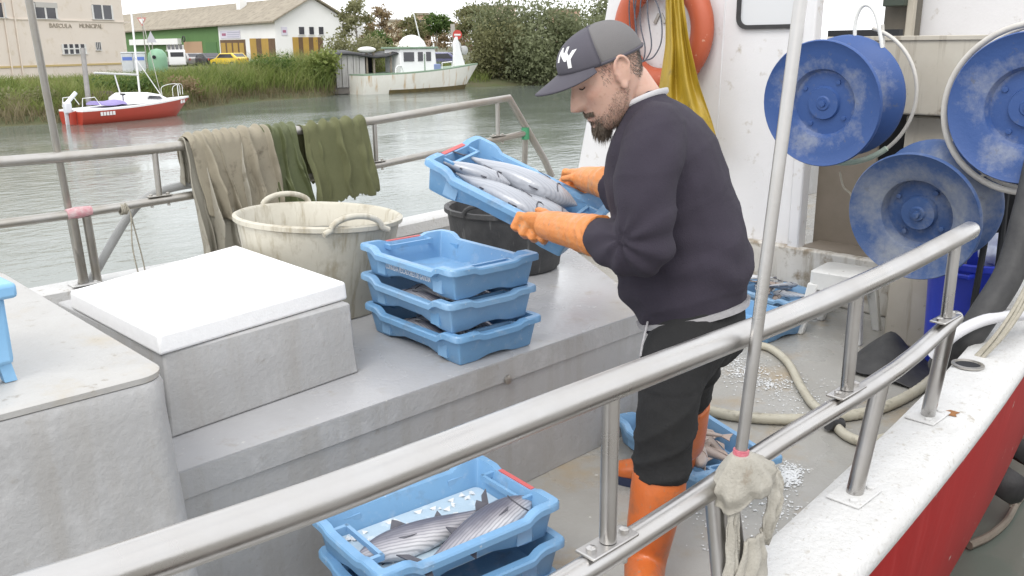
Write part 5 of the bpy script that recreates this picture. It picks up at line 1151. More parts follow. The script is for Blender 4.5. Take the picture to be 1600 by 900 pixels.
# ------------------------------------------------------------------ far bank: buildings
GZ = -.3
M_cream = mat('cream_render', (.75, .67, .59), .85, col2=(.71, .63, .55), scale=.6, spots=[((.62, .53, .41), 1.5, .62, .8)], bump=.1, bscale=20)
M_ww = mat('white_render', (.78, .78, .77), .85, col2=(.72, .72, .70), scale=.5, bump=.08, bscale=20)
M_gw = mat('green_paint_wall', (.10, .20, .065), .8, col2=(.085, .17, .055), scale=.8)
M_tile = mat('weathered_tiles', (.33, .29, .225), .9, col2=(.25, .22, .17), scale=.5, streak=((.21, .18, .14), (2, 2, .3), .5, .7), bump=.4, bscale=8)
M_glass = mat('dark_window_glass', (.05, .05, .06), .12, spec=.6)
M_frame = mat('white_frame', (.68, .67, .65), .6)
M_ochre = mat('ochre_door', (.42, .27, .05), .7, col2=(.34, .21, .045), scale=1.5)
M_bdoor = mat('brown_door', (.14, .08, .04), .7, col2=(.1, .06, .03), scale=2)
class Facade:      # vertical wall through two ground columns; places things by photo pixel on that wall
    def __init__(s, x0, d0, x1, d1):
        s.a = pz(x0, d0, GZ); s.b = pz(x1, d1, GZ); s.r = (s.b-s.a).normalized(); s.n = s.r.cross(UP)
        if s.n.dot(O-s.a) < 0: s.n = -s.n
    def hit(s, px, py, out=0.):
        d = ray(px, py); t = (s.a+s.n*out-O).dot(s.n)/d.dot(s.n); return O+d*t
    def slab(s, x0, y0, x1, y1, t, th, out=0.):
        p = [s.hit(x0, y1, out), s.hit(x1, y1, out), s.hit(x1, y0, out), s.hit(x0, y0, out)]
        a, b = p[0], p[2]; u0, u1 = (a-s.a).dot(s.r), (p[1]-s.a).dot(s.r); z0, z1 = (p[0].z+p[1].z)/2, (p[2].z+p[3].z)/2
        q = lambda u, z: s.a+s.r*u+UP*(z-GZ)+s.n*out
        return MB().prism([q(u0, z0), q(u1, z0), q(u1, z1), q(u0, z1)], s.n*th)
    def win(s, x0, y0, x1, y1, t, m=None, bars=1, name='window'):
        w = part(s.slab(x0, y0, x1, y1, t, .03, .002), name, m or M_glass, t, smooth=0); fw = (x1-x0)*.08
        for a in [x0, x1]+[x0+(x1-x0)*(k+1)/(bars+1) for k in range(bars)]: part(s.slab(a-fw/2, y0, a+fw/2, y1, t, .05, .003), 'frame', M_frame, w, smooth=0)
        part(s.slab(x0-fw, y1, x1+fw, y1+1, t, .12, .004), 'sill', M_frame, w, smooth=0); return w
fc = Facade(-60, 52, 203, 65)
mu_ = thing('municipal_building', 'two storey cream building with faded wall lettering on the far bank', 'building', fc.a)
top_z = 7.2
part(MB().prism([fc.a-UP*.4, fc.b-UP*.4, V((fc.b.x, fc.b.y, top_z)), V((fc.a.x, fc.a.y, top_z))], -fc.n*9), 'wall', M_cream, mu_, smooth=0)
part(MB().prism([V((fc.a.x, fc.a.y, top_z))+fc.n*.3-fc.r*.3, V((fc.b.x, fc.b.y, top_z))+fc.n*.3+fc.r*.3, V((fc.b.x, fc.b.y, top_z))-fc.n*9.3+fc.r*.3, V((fc.a.x, fc.a.y, top_z))-fc.n*9.3-fc.r*.3], (0, 0, .3)), 'roof', M_tile, mu_, smooth=0)
part(fc.slab(-60, 30.6, 203, 32.4, mu_, .06, .001), 'string_course', M_cream, mu_, smooth=0)
part(fc.slab(-60, 101.0, 200, 104, mu_, .05, .001), 'plinth', mat('yellow_plinth', (.55, .42, .2), .8), mu_, smooth=0)
for r_ in ((55, 4, 89, 29), (146, 8, 176, 30), (-24, 4, 9, 27)): fc.win(*r_, mu_)
part(fc.slab(55, 4, 89, 12, mu_, .06, .004), 'shutter_box', mat('grey_shutter', (.5, .48, .45), .7), mu_, smooth=0)
w_ = fc.win(99, 69, 134, 84, mu_, bars=3); part(fc.slab(99, 75, 134, 77, mu_, .06, .005), 'frame', M_frame, w_, smooth=0)
fc.win(150, 66, 158, 78, mu_, bars=2, name='vent_window')
for px in (18, 34):
    a, b = fc.hit(px, 100, .06), fc.hit(px-6, -10, .06); a2 = V((a.x, a.y, GZ)); part(MB().tube([a2, V((a.x, a.y, top_z-.1))], .05, 8), 'downpipe', M_cream, mu_)
M_let = mat('faded_letters', (.38, .33, .27), .9)
for txt, x0, x1, y in (('BASCULA', 77, 112, 40.5), ('MUNICIPAL', 124, 160, 41)):
    me = text_mesh(txt, 1, .02); w0 = max(v.co.x for v in me.vertices)*2; a, b = fc.hit(x0, y, .02), fc.hit(x1, y, .02); hgt = (fc.hit(x0, 37, 0)-fc.hit(x0, 44, 0)).length
    me.transform(Matrix.Translation(-V(mu_.location)) @ frame((a+b)/2, fc.r, UP) @ Matrix.Diagonal(((b-a).length/w0, hgt/.72, 1, 1))); obj('lettering', me, M_let, mu_)
# warehouse with long tiled roof
ws_ = Facade(150, 132, 434, 95); wg = Facade(434, 95, 531, 99)
wa_ = thing('warehouse', 'long warehouse with grey tiled roof, green and white walls and ochre doors', 'building', ws_.b)
eL, eR = ws_.hit(150, 53), V((ws_.b.x, ws_.b.y, ws_.hit(434, 33).z)); gR = wg.hit(531, 25); ap = wg.hit(487, -3); rdg = PX(150, 30, 136)
apB = ap-ws_.r*(ap-rdg).length if False else rdg
gl = lambda p: V((p.x, p.y, GZ-.3))
xm = ws_.hit(342, 60); mid_e = eL.lerp(eR, (V((xm.x, xm.y, 0))-V((eL.x, eL.y, 0))).length/(V((eR.x, eR.y, 0))-V((eL.x, eL.y, 0))).length)
part(MB().prism([gl(eL), gl(mid_e), mid_e, eL], -ws_.n*.4), 'green_wall', M_gw, wa_, smooth=0)
part(MB().prism([gl(mid_e), gl(eR), eR, mid_e], -ws_.n*.4), 'white_wall', M_ww, wa_, smooth=0)
part(MB().prism([gl(eR), gl(gR), gR, ap, eR], -wg.n*.4), 'gable_wall', M_ww, wa_, smooth=0)
ov = wg.n*.5; out_ = ws_.n*.45-UP*.12
part(MB().prism([eL+out_, eR+out_+ov, ap+ov+UP*.1, rdg+UP*.1], (0, 0, .16)), 'roof', M_tile, wa_, smooth=0)
gRb = wg.hit(548, 33); part(MB().prism([gRb+ov, gRb+(eL-eR), rdg+UP*.1, ap+ov+UP*.1], (0, 0, .16)), 'roof', M_tile, wa_, smooth=0)
ch = PX(377, 4, 104); part(MB().box(ch, (.9, .9, 1.6)), 'chimney', M_ww, wa_, smooth=0)
for r_ in ((467, 42, 476, 54), (483, 42, 491, 54), (498, 42, 506, 54)): wg.win(*r_, wa_, bars=0)
for x0, x1, m_ in ((459, 468, M_ochre), (468, 475, M_bdoor), (475, 484, M_ochre), (484, 491, M_bdoor), (491, 498, M_ochre), (498, 506, M_bdoor)): part(wg.slab(x0, 58, x1, 92, wa_, .05, .002), 'door_leaf', m_, wa_, smooth=0)
part(ws_.slab(347, 62, 386, 95, wa_, .03, .002), 'door_opening', M_bdoor, wa_, smooth=0)
for k in range(4): part(ws_.slab(348+k*9.5, 67, 355+k*9.5, 95, wa_, .05, .006), 'door_leaf', M_ochre, wa_, smooth=0)
for x0, x1, m_ in ((393, 403, M_ochre), (403, 411, M_bdoor), (411, 422, M_ochre), (422, 432, M_bdoor)): part(ws_.slab(x0, 60, x1, 93, wa_, .05, .002), 'door_leaf', m_, wa_, smooth=0)
M_sign = mat('pale_signboard', (.60, .58, .66), .6); M_sgr = mat('sign_print', (.35, .12, .2), .6); M_sgb = mat('sign_print_grey', (.42, .42, .5), .6)
sg_ = part(ws_.slab(345, 48, 376, 60, wa_, .06, .004), 'signboard', M_sign, wa_, smooth=0)
part(ws_.slab(347, 52, 353, 56, wa_, .02, .066), 'print', M_sgr, sg_, smooth=0)
for k in range(3): part(ws_.slab(355, 50+k*3.2, 374, 51.4+k*3.2, wa_, .02, .066), 'print', M_sgb, sg_, smooth=0)
sg2 = part(wg.slab(440, 42, 449, 55, wa_, .06, .004), 'signboard', M_sign, wa_, smooth=0); part(wg.slab(442, 47, 447, 51, wa_, .02, .066), 'print', M_sgr, sg2, smooth=0)
part(ws_.slab(208, 61, 284, 70, wa_, .5, .004), 'awning', M_ww, wa_, smooth=0)
ws_.win(262, 70, 287, 79, wa_, bars=3); part(ws_.slab(290, 65, 318, 90, wa_, .05, .004), 'brown_panel', mat('brown_board', (.40, .26, .16), .8), wa_, smooth=0)
part(ws_.slab(324, 66, 341, 93, wa_, .05, .003), 'green_door', mat('green_door_paint', (.07, .16, .05), .7), wa_, smooth=0)
wcn = ws_.hit(287, 61, .62); part(MB().tube([wcn+ws_.r*(.32*math.cos(a))+UP*(.32*math.sin(a)) for a in [2*math.pi*k/24 for k in range(25)]], .07, 8), 'wall_wheel', M_black, wa_)
# pale blocks far behind the trees
for k, (x0, x1, yt, dp, lab, colr) in enumerate(((755, 806, 12, 170, 'distant pinkish flat roofed block above the big bush', (.66, .50, .42)), (858, 905, 17, 180, 'distant terracotta roofed house above the bushes', (.60, .40, .30)), (652, 668, 24, 150, 'distant narrow brick coloured house behind the trees', (.55, .38, .28)), (530, 556, 28, 120, 'distant white house between the gable and thin trees', (.75, .74, .72)), (600, 622, 34, 150, 'distant pale yellow block behind thin trees', (.72, .66, .52)))):
    a, b = pz(x0, dp, GZ), pz(x1, dp, GZ); zt = PX((x0+x1)/2, yt, dp).z; dv = (b-a).normalized(); nn2 = dv.cross(UP); nn2 = nn2 if nn2.dot(O-a) > 0 else -nn2
    t = thing('distant_house', lab, 'house', a, 'distant houses'); mm = mat('house_wall_%d' % k, colr, .85, col2=tuple(q*.9 for q in colr), scale=.4)
    part(MB().prism([a, b, V((b.x, b.y, zt)), V((a.x, a.y, zt))], -nn2*8), 'wall', mm, t, smooth=0)
    part(MB().prism([V((a.x, a.y, zt))+nn2*.3-dv*.3, V((b.x, b.y, zt))+nn2*.3+dv*.3, V((b.x, b.y, zt))-nn2*8.3+dv*.3, V((a.x, a.y, zt))-nn2*8.3-dv*.3], (0, 0, .35)), 'roof', M_tile, t, smooth=0)
    ln_ = (b-a).length; nwn = max(1, int(ln_/2.2))
    for q in range(nwn):
        c_ = a+dv*(ln_*(q+.5)/nwn)+nn2*.02; part(MB().box(V((c_.x, c_.y, zt-1.3)), (.9, .06, 1.1), Matrix.Rotation(math.atan2(dv.y, dv.x), 3, 'Z')), 'window', M_glass, t, smooth=0)
# white dome, far quay seen past the wheelhouse
dq = pz(645, 74, GZ); dm = thing('dome_tent', 'small white domed shelter among the shrubs', 'dome', dq)
part(MB().lathe([(1.25, 0), (1.25, 1.5), (1.2, 1.75), (1.0, 2.2), (.7, 2.5), (.3, 2.66), (0, 2.7)], dq, UP, 28), 'shell', M_ww, dm); part(MB().lathe([(1.27, 1.45), (1.29, 1.5), (1.27, 1.55)], dq, UP, 28), 'rim', mat('grey_rim', (.4, .41, .43), .6), dm)

# ------------------------------------------------------------------ bins, signs, cars
M_bin = mat('recycling_white', (.62, .64, .66), .6, col2=(.52, .55, .58), scale=3); M_binb = mat('blue_lettering_band', (.12, .2, .55), .6); M_bing = mat('green_container', (.24, .42, .28), .55, col2=(.2, .37, .24), scale=2)
for k, (px, lab) in enumerate(((202, 'white recycling bin with blue band by the cream building'), (221, 'white recycling bin with blue band beside the green container'))):
    c = pz(px, 60, GZ); t = thing('recycling_bin', lab, 'bin', c, 'recycling bins'); az = math.atan2(c.y, c.x); Mz = Matrix.Rotation(az, 3, 'Z')
    part(MB().box(c+UP*.75, (.8, .75, 1.5), Mz), 'body', M_bin, t, bevel=.05); part(MB().box(c+UP*1.16, (.82, .60, .22), Mz), 'band', M_binb, t); part(MB().box(c+UP*1.54, (.84, .80, .10), Mz), 'lid', M_bin, t, bevel=.03)
c = pz(249, 60, GZ); t = thing('glass_container', 'rounded green bottle container next to the recycling bins', 'container', c)
part(MB().lathe([(.55, 0), (.62, .1), (.62, 1.2), (.55, 1.5), (.35, 1.72), (0, 1.8)], c, UP, 24), 'body', M_bing, t)
part(MB().lathe([(.12, 0), (.12, .05)], c+V((-.40, -.46, 1.25)), V((-.66, -.75, 0)), 12), 'opening', M_dark, t)
def sign_pole(px, dep, ptop, label, build):
    c = pz(px, dep, GZ); zt = PX(px, ptop, dep).z; t = thing('road_sign', label, 'sign', c)
    part(MB().tube([c, V((c.x, c.y, zt))], .035, 8), 'pole', M_oldsteel, t); r_ = R0; n_ = -Fh; build(t, V((c.x, c.y, zt)), r_, n_); return t
M_sred = mat('sign_red', (.50, .06, .05), .5); M_swhite = mat('sign_white', (.75, .75, .74), .5)
def yield_(t, p, r_, n_):
    for s_, m_, o in ((.30, mat('sign_faded_red', (.52, .22, .2), .6), .04), (.19, M_swhite, .06)):
        q = p-UP*.45; part(MB().prism([q+r_*(-s_)+UP*s_*.7+n_*o, q+r_*s_+UP*s_*.7+n_*o, q-UP*s_*1.1+n_*o], n_*.015), 'face', m_, t, smooth=0)
sign_pole(232, 57, 22, 'faded red and white give way sign on a pole by the bins', yield_)
def warn_(t, p, r_, n_):
    for s_, m_, o in ((.36, mat('sign_grey', (.5, .5, .55), .5), .04),): part(MB().prism([p-UP*.75+r_*-s_+n_*o, p-UP*.75+r_*s_+n_*o, p+n_*o], n_*.015), 'face', m_, t, smooth=0)
sign_pole(243, 62, 49, 'pale triangular sign seen from behind above the green container', warn_)
def noent(t, p, r_, n_):
    part(MB().lathe([(.36, 0), (.36, .02)], p-UP*.36+n_*.05, n_, 24), 'face', M_sred, t); part(MB().box(p-UP*.36+n_*.085, (.50, .02, .13), Matrix.Rotation(math.atan2(r_.y, r_.x), 3, 'Z')), 'bar', M_swhite, t, smooth=0)
sign_pole(716, 70, 47, 'round red no entry sign at the far road', noent)
def blank(t, p, r_, n_): part(MB().box(p-UP*.45+n_*.05, (.34, .02, .9), Matrix.Rotation(math.atan2(r_.y, r_.x), 3, 'Z')), 'face', M_oldsteel, t, smooth=0)
sign_pole(709, 72, 38, 'narrow grey sign plate beside the no entry sign', blank)
def car(px, dep, rz, col_, label, kind='hatch'):
    c = pz(px, dep, GZ-.2); t = thing('parked_car', label, 'car', c, 'vehicles parked on the far bank'); t.rotation_euler.z = rz; m_ = mat('car_paint_'+label.split()[0], col_, .25, coat=.6)
    if kind == 'van': pr_ = [(-2.2, .35), (2.2, .35), (2.2, .95), (1.85, 1.1), (1.25, 1.8), (-2.1, 1.85), (-2.2, 1.6)]; wn = [(-1.9, 1.15), (1.15, 1.15), (.95, 1.65), (-1.9, 1.65)]
    else: pr_ = [(-2.0, .35), (2.0, .35), (2.05, .75), (1.1, .98), (.45, 1.45), (-1.2, 1.48), (-1.85, 1.05), (-2.05, .95)]; wn = [(-1.55, 1.0), (.88, 1.0), (.38, 1.36), (-1.15, 1.38)]
    b = MB().prism([V((x, -.82, z)) for x, z in pr_], (0, 1.64, 0)).build('body', m_, t, smooth=30, bevel=.07, seg=3)
    for s_ in (-1, 1): MB().prism([V((x, s_*.80 if s_ < 0 else .80, z)) for x, z in wn], (0, s_*.035, 0)).build('side_window', M_glass, t, smooth=0)
    for a_, b_ in ((pr_[-3], pr_[-2]), (pr_[3], pr_[4])):
        dx, dz = b_[0]-a_[0], b_[1]-a_[1]; nl_ = math.hypot(dx, dz); nx, nzz = -dz/nl_, dx/nl_; sg_2 = 1 if nzz > 0 or a_[0] < 0 and nx < 0 else -1
        p_ = lambda f_, y: V((a_[0]+dx*f_+nx*.012*(1 if nzz > 0 else -1), y, a_[1]+dz*f_+nzz*.012*(1 if nzz > 0 else -1)))
        MB().add([p_(.15, -.66), p_(.15, .66), p_(.9, .6), p_(.9, -.6)], [(0, 1, 2, 3)]).build('windscreen', M_glass, t, smooth=0)
    if kind == 'van': MB().box((-2.175, 0, 1.38), (.06, 1.25, .45)).build('rear_window', M_glass, t, smooth=0)
    for x in (-1.25, 1.3):
        for s_ in (-1, 1):
            w2 = MB().lathe([(.20, -.09), (.31, -.09), (.32, -.06), (.32, .06), (.31, .09), (.20, .09)], (x, s_*.78, .32), (0, 1, 0), 18).build('wheel', M_black, t); MB().lathe([(.2, -.095), (.2, .095)], (x, s_*.78, .32), (0, 1, 0), 14).build('rim', M_oldsteel, w2)
    for s_ in (-.6, .6): MB().box((2.02, s_, .72), (.06, .3, .14)).build('headlight', M_swhite, t); MB().box((-2.03, s_, .85), (.05, .16, .2)).build('tail_light', M_sred, t)
car(277, 92, 1.2, (.70, .70, .70), 'white van parked before the warehouse green wall', 'van')
car(324, 94, 1.5, (.03, .03, .035), 'dark car parked between white van and yellow car')
car(359, 92, 1.85, (.75, .52, .04), 'yellow hatchback parked by the warehouse ochre doors')
car(302, 96, 1.3, (.35, .33, .32), 'grey car mostly hidden behind bank grass beside the van')
car(690, 82, -.5, (.35, .36, .42), 'silver car beyond the white boat wheelhouse')
car(683, 74, 2.2, (.10, .10, .22), 'navy car behind the grass near the no entry sign')

# ------------------------------------------------------------------ boats, boathouse, posts on the river
def shape_hull(t, stern, bow, beam, free_s, free_b, draught, m, name='hull', n=16, transom=.8):
    L_ = (bow-stern).length; d = (bow-stern).normalized(); s_ = UP.cross(d); rs = []
    for i in range(n+1):
        u = i/n; w = beam/2*(transom+(1-transom)*min(1, u/.35) if u < .35 else math.cos((u-.35)/.65*math.pi/2)**.72); fz = free_s+(free_b-free_s)*u**2.0; rake = .07*L_*u**6
        rs.append([stern+d*(L_*u+(rake if k in (0, 6) else 0 if abs(k-3) > 1 else -rake))+s_*(w*a)+UP*b for k, (a, b) in enumerate([(1, fz), (.97, fz*.5), (.86, 0), (0, -draught), (-.86, 0), (-.97, fz*.5), (-1, fz)])])
    return part(MB().rings(rs), name, m, t, smooth=50), rs
# red sailing boat
s0, b0_ = pz(113, 29.6, WZ), pz(287, 33.6, WZ)
sb_ = thing('sailing_boat', 'small red sailing boat with white deck and outboard moored at the bank', 'boat', s0)
M_rs = mat('red_boat_paint', (.42, .055, .035), .35, col2=(.36, .05, .03), scale=2); M_wd = mat('white_boat_deck', (.80, .80, .80), .4)
h_, rs = shape_hull(sb_, s0, b0_, 1.5, .42, .62, .25, M_rs)
part(MB().rings([[r[0]+UP*.0, r[6]+UP*.0, r[6]+UP*.06, r[0]+UP*.06] for r in rs]), 'deck', M_wd, sb_, smooth=40)
sd_ = (b0_-s0).normalized(); ss = UP.cross(sd_); SL = (b0_-s0).length
def sp(u, v, z): return s0+sd_*(SL*u)+ss*v+UP*z
part(MB().rings([[sp(u, v*w, .55+z) for v, z in ((-1, 0), (-.92, h*.75), (-.6, h), (.6, h), (.92, h*.75), (1, 0))] for u, w, h in ((.40, .5, .30), (.44, .52, .38), (.62, .5, .36), (.74, .40, .26), (.86, .2, .05))]), 'cabin', M_wd, sb_, smooth=50)
nside = -1 if ss.dot(O-s0) < 0 else 1
part(MB().prism([sp(.58, nside*.50, .70), sp(.73, nside*.42, .66), sp(.71, nside*.40, .76), sp(.60, nside*.49, .80)], ss*nside*.02), 'cabin_window', M_glass, sb_, smooth=0)
part(MB().box(sp(.415, nside*.2, .80), (.1, .25, .24)), 'companionway', M_glass, sb_, smooth=0)
part(MB().rings([[sp(u, .45*math.cos(a), .56+.14*math.sin(a)+.02*math.sin(u*40)) for a in [math.pi*k/8 for k in range(9)]] for u in (.20, .24, .30, .36, .40)]), 'cockpit_cover', mat('purple_canvas', (.24, .19, .44), .8, col2=(.32, .28, .5), scale=6), sb_)
mst = PX(215, 138, depth_) if False else sp(.60, 0, .9); mt2 = PX(200, -30, (sp(.60, 0, .9)-O).dot(F)+.2)
part(MB().tube([mst-UP*.2, mst.lerp(mt2, 1.4)], .036, 10), 'mast', mat('pale_aluminium', (.62, .62, .60), .4, .6), sb_)
bm0 = mst+UP*.62; part(MB().tube([bm0, bm0-sd_*1.75+UP*.12], .035, 8), 'boom', MATS['pale_aluminium'], sb_); part(MB().tube([mst.lerp(mt2, 1.3), sp(.80, 0, .66)], .012, 6), 'forestay', M_oldsteel, sb_)
part(MB().tube([mst+UP*1.2, sp(.79, -.1, .7)], .017, 8), 'spar', M_wd, sb_); part(MB().tube([sp(.43, 0, .85), bm0-sd_*.95+UP*.05], .025, 8), 'prop_pole', M_wd, sb_)
for v in (-.22, .22): part(MB().tube(catmull([sp(.86, v*1.3, .70), sp(.87, v*1.3, 1.05), sp(.99, v*.4, 1.12), sp(1.0, v*.3, .74)], 5), .010, 6), 'pulpit', M_wd, sb_)
part(MB().tube([sp(.93, -.2, .70), sp(.93, -.2, 1.1)], .016, 6), 'pulpit_post', M_wd, sb_)
om = part(MB().box(sp(-.02, .0, .55), (.22, .28, .38)), 'outboard', mat('white_outboard', (.66, .68, .72), .4), sb_, bevel=.05); part(MB().tube([sp(-.02, 0, .7), sp(.06, 0, 1.02)], .07, 8), 'tiller', MATS['white_outboard'], sb_); part(MB().box(sp(-.035, 0, .1), (.10, .08, .7)), 'shaft', MATS['white_outboard'], sb_)
part(MB().prism([sp(-.002, -.3, .45), sp(-.05, -.3, .4), sp(-.055, -.3, .02), sp(-.01, -.3, .02)], ss*.04), 'rudder', M_rs, sb_, smooth=0)
for v in (-.5, .5): part(MB().tube([sp(.02, v, .55), sp(.03, v, .85), sp(.12, v*1.1, .87), sp(.16, v*1.1, .6)], .014, 6), 'stern_rail', M_wd, sb_)
def hull_marks(u0, u1, z0, z1, n):
    for k in range(n):
        u = u0+(u1-u0)*(k+.5)/n; i = min(int(u*16), 15); f_ = u*16-i; A, B = (rs[i][0], rs[i+1][0]) if nside > 0 else (rs[i][6], rs[i+1][6]); A2, B2 = (rs[i][1], rs[i+1][1]) if nside > 0 else (rs[i][5], rs[i+1][5])
        tp_, lo_ = A.lerp(B, f_), A2.lerp(B2, f_); q = tp_.lerp(lo_, (z0+z1)/2)+ss*nside*.012
        part(MB().prism([q+sd_*-.045+UP*.06, q+sd_*.045+UP*.06, q+sd_*.045-UP*.06, q+sd_*-.045-UP*.06], ss*nside*.008), 'hull_mark', M_swhite, sb_, smooth=0)
hull_marks(.13, .25, .25, .75, 5); hull_marks(.90, .96, .1, .5, 2)
# white fishing boat with wheelhouse
s1, b1 = pz(556, 46.5, WZ), pz(736, 52, WZ)
wb = thing('moored_boat', 'old white wooden boat with small wheelhouse, rust streaks along the hull', 'boat', s1)
M_wh2 = mat('rusty_white_hull', (.72, .71, .66), .6, col2=(.64, .62, .55), scale=2, streak=((.42, .25, .08), (3, 3, .35), .60, .74)); M_gtrim = mat('green_trim', (.20, .28, .20), .6)
h2, rs2 = shape_hull(wb, s1, b1, 2.2, .95, 1.35, .3, M_wh2, transom=.72)
part(MB().rings([[r[0]+UP*.0, r[6]+UP*.0, r[6]+UP*.07, r[0]+UP*.07] for r in rs2]), 'rubbing_strake', M_gtrim, wb, smooth=40)
part(MB().rings([[r[2].lerp(r[3], -.06)+UP*.0, r[4].lerp(r[3], -.06), r[4].lerp(r[3], -.02)-UP*.02+UP*.22, r[2].lerp(r[3], -.02)+UP*.20] for r in rs2[:-1]]), 'waterline', mat('weed_band', (.05, .045, .02), .9), wb, smooth=40) if False else None
d1 = (b1-s1).normalized(); n1 = UP.cross(d1); L1 = (b1-s1).length
def bp(u, v, z): return s1+d1*(L1*u)+n1*v+UP*z
wc_ = bp(.46, 0, 1.0); Mz = Matrix.Rotation(math.atan2(d1.y, d1.x), 3, 'Z')
whx = part(MB().box(bp(.455, 0, 1.62), (L1*.30, 1.35, 1.3), Mz), 'wheelhouse', M_wd, wb, bevel=.03); part(MB().box(bp(.455, 0, 2.32), (L1*.34, 1.55, .10), Mz), 'wheelhouse_roof', M_gtrim, whx, bevel=.02)
ns = 1 if n1.dot(O-s1) > 0 else -1
for u0, u1 in ((.335, .42), (.455, .495), (.525, .565)): part(MB().box(bp((u0+u1)/2, ns*.68, 1.86), (L1*(u1-u0), .05, .48), Mz), 'wheelhouse_window', M_glass, whx, smooth=0)
part(MB().box(bp(.51, ns*.685, 1.5), (L1*.006, .04, 1.0), Mz), 'door_edge', M_gtrim, whx, smooth=0)
part(MB().lathe([(.22, 0), (.18, .16), (.0, .22)], bp(.50, 0, 2.37), UP, 14), 'radome', M_wd, whx); part(MB().tube([bp(.56, 0, 2.3), bp(.50, .0, 4.1)], .03, 8), 'mast', M_wd, wb)
for v in (-.6, .6): part(MB().tube([bp(.62, v, 1.0), bp(.60, v, 2.55)], .035, 8), 'stanchion', M_wd, wb)
part(MB().lathe([(.14, 0), (.26, .05), (.26, .3), (.14, .35)], bp(.90, .1, 2.4), n1, 20), 'hauler', mat('pale_hauler', (.45, .45, .44), .5), wb); part(MB().prism([bp(.84, -.1, 1.2), bp(.94, -.1, 1.25), bp(.90, -.1, 2.1), bp(.87, -.1, 2.9), bp(.85, -.1, 2.6)], n1*.2), 'hauler_post', M_wd, wb, smooth=0)
part(MB().lathe([(.14, 0), (.25, .05), (.25, .22), (.14, .27)], bp(.965, .1, 2.15), n1, 18), 'hauler', MATS['pale_hauler'], wb)
part(MB().tube([bp(.66, -.7, 1.15), bp(.66, -.7, 1.5), bp(.76, -.6, 1.55), bp(.76, -.6, 1.2)], .03, 8), 'rail', M_wd, wb); part(MB().box(bp(.62, ns*.5, 1.25), (.5, .4, .4), Mz), 'blue_bin', mat('faded_blue_bin', (.2, .25, .42), .6), wb, bevel=.04)
part(MB().tube(catmull([bp(.26, ns*.7, 1.0), bp(.27, ns*.7, 1.35), bp(.31, ns*.7, 1.4), bp(.33, ns*.7, 1.05)], 5), .03, 8), 'rail', M_wd, wb)
# dark weed band at the waterline: separate skirt just outside the hull
sk = [[r[1].lerp(r[2], .62)+n1*.02, r[2]+n1*.02-UP*.05, r[4]-n1*.02-UP*.05, r[5].lerp(r[4], .62)-n1*.02] for r in rs2[3:]]
part(MB().rings(sk), 'weed_band', mat('weed_band', (.07, .055, .025), .9, col2=(.12, .09, .03), scale=3), wb, smooth=40)
# boathouse
q0_, q1_ = pz(527, 46.6, WZ), pz(596, 47.6, WZ)
bh = thing('boathouse', 'grey panelled boathouse with sagging black roof beside the white boat', 'boathouse', q0_); r_ = (q1_-q0_).normalized(); n_ = r_.cross(UP); n_ = n_ if n_.dot(O-q0_) > 0 else -n_
M_gp = mat('grey_panel', (.42, .41, .40), .85, col2=(.35, .34, .33), scale=1, streak=((.25, .24, .22), (6, 6, .6), .55, .75)); Lb = (q1_-q0_).length
for k in range(5):
    a, b = q0_+r_*(Lb*.66*k/5), q0_+r_*(Lb*.66*(k+1)/5-.03); part(MB().prism([a+UP*.35, b+UP*.35, b+UP*2.05, a+UP*2.0], n_*.06), 'panel', M_gp, bh, smooth=0)
part(MB().prism([q0_+UP*.02-r_*.3, q1_+UP*.02, q1_+UP*.32, q0_+UP*.32-r_*.3], -n_*2.5), 'float', mat('old_timber', (.13, .12, .11), .9, col2=(.22, .2, .18), scale=2), bh, smooth=0)
part(MB().prism([q0_+UP*.3-n_*2.4, q1_+r_*.3+UP*.3-n_*2.4, q1_+r_*.3+UP*2.1-n_*2.4, q0_+UP*2.1-n_*2.4], -n_*.06), 'back_wall', M_dark, bh, smooth=0); part(MB().prism([q0_+UP*.3, q0_+UP*2.05, q0_+UP*2.05-n_*2.4, q0_+UP*.3-n_*2.4], r_*.05), 'side_wall', M_gp, bh, smooth=0)
rg = []
for i in range(15):
    u = i/14; rg.append([q0_-r_*.25+r_*((Lb*1.55)*u)+n_*(.25-2.9*v)+UP*(2.1+.10*math.sin(u*7)+.10*nz((u*6, v*3, 1), 1)-.10*(v == 0)) for v in [k/6 for k in range(7)]])
o_ = part(MB().add([p for r in rg for p in r], [(i*7+j, (i+1)*7+j, (i+1)*7+j+1, i*7+j+1) for i in range(14) for j in range(6)]), 'roof', M_black, bh); o_.modifiers.new('solid', 'SOLIDIFY').thickness = .09
for u in (.70, .86, 1.25): part(MB().tube([q0_+r_*(Lb*u)+UP*.3, q0_+r_*(Lb*u)+UP*2.1], .06, 8), 'post', M_bark, bh)
part(MB().ell(q0_+r_*(Lb*.70)+UP*2.25+n_*.1, (r_*.5, n_*.2, UP*.16)), 'tarpaulin', M_frame, bh)
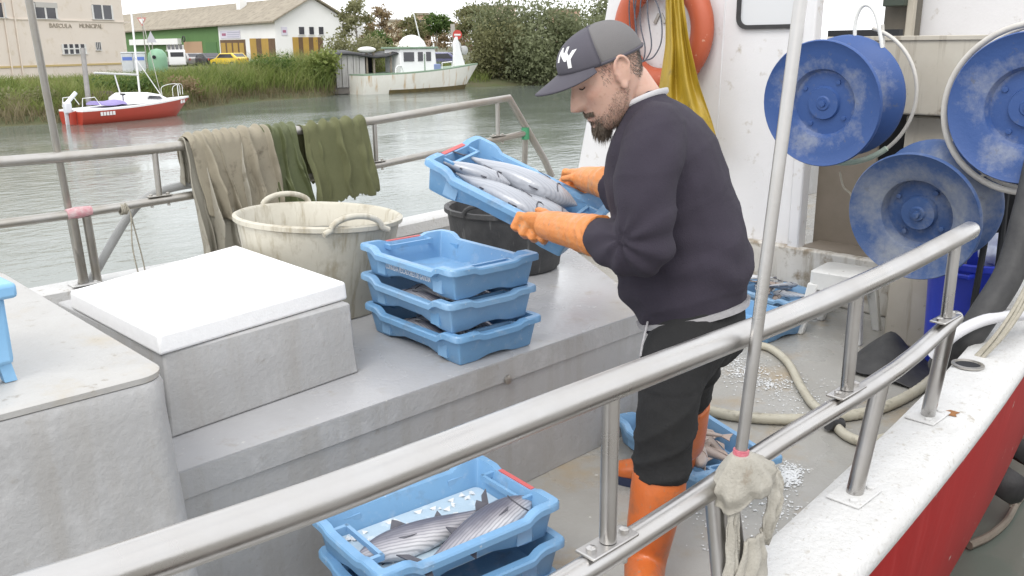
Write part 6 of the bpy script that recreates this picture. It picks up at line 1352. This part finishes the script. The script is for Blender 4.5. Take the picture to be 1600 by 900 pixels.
# mooring post and pallet by the sailing boat
p_ = pz(143, 31.6, WZ-.3); pt = PX(129, 76, 31.9)
free(MB().tube([p_, p_.lerp(pt, .5), pt], [.10, .09, .085], 10), 'mooring_post', mat('grey_timber_post', (.30, .29, .28), .9, col2=(.22, .21, .2), scale=4), 'leaning grey mooring post behind the red sailing boat', 'post', base=p_)
pc_ = pz(160, 33.6, -.55); pal = thing('pallet', 'weathered wooden pallet leaning on the bank behind the sailing boat', 'pallet', pc_)
for k in range(7): part(MB().box(pc_+R0*((k-3)*.135)+UP*.28, (.11, .02, .52), Matrix.Rotation(math.atan2(R0.y, R0.x), 3, 'Z')), 'plank', M_bark, pal, smooth=0)
for z in (.1, .45): part(MB().box(pc_+UP*z+Fh*.04, (.98, .04, .08), Matrix.Rotation(math.atan2(R0.y, R0.x), 3, 'Z')), 'rail', M_bark, pal, smooth=0)

# ------------------------------------------------------------------ fenders, floating stick and neighbour's buoy beside the red hull
for k, (px, py, z, rr2, lab) in enumerate(((1590, 690, -.45, .13, 'upper black rubber fender hanging beside the red hull'), (1566, 752, -.62, .12, 'lower black rubber fender near the water by the red hull'))):
    c = atz(px, py, z); t = thing('fender', lab, 'fender', c, 'black fenders by the hull')
    part(MB().lathe([(rr2*.35, -rr2*.5), (rr2*.75, -rr2*.62), (rr2, -rr2*.3), (rr2, rr2*.3), (rr2*.75, rr2*.62), (rr2*.35, rr2*.5)], c, V((.5, -.3, .8)), 26, True), 'body', M_black, t)
    part(MB().tube(catmull([c+V((0, 0, rr2*.4)), c+V((.05, .02, rr2*1.5)), c+V((.25, .0, .55)), c+V((.45, .03, .95))], 6), .008, 7), 'lanyard', M_rope, t)
    for q in range(4): part(MB().tube([c+V((.02*q-.03, -.02, .06)), c+V((.03*q-.05, -.05-.01*q, -.06-.05*(q % 2)))], .006, 6), 'rope_end', M_rope, t)
c = atz(1604, 650, -.30); t = thing('buoy', 'faded pink mooring buoy beside the black fenders', 'buoy', c)
part(MB().ell(c, ((.13, 0, 0), (0, .13, 0), (0, 0, .15))), 'ball', mat('faded_pink', (.50, .25, .24), .6, col2=(.42, .36, .33), scale=6), t); part(MB().tube([c+UP*.13, c+UP*.2], .03, 8), 'eye', M_rope, t)
sk_ = catmull([atz(x, y, WZ+.03) for x, y in ((1514, 852), (1545, 838), (1572, 815), (1590, 785), (1612, 760))], 6)
free(MB().tube(sk_, list(np.linspace(.022, .014, len(sk_))), 8), 'stick', M_bark, 'brown stick floating on the dark water beside the hull', 'stick', base=sk_[0])
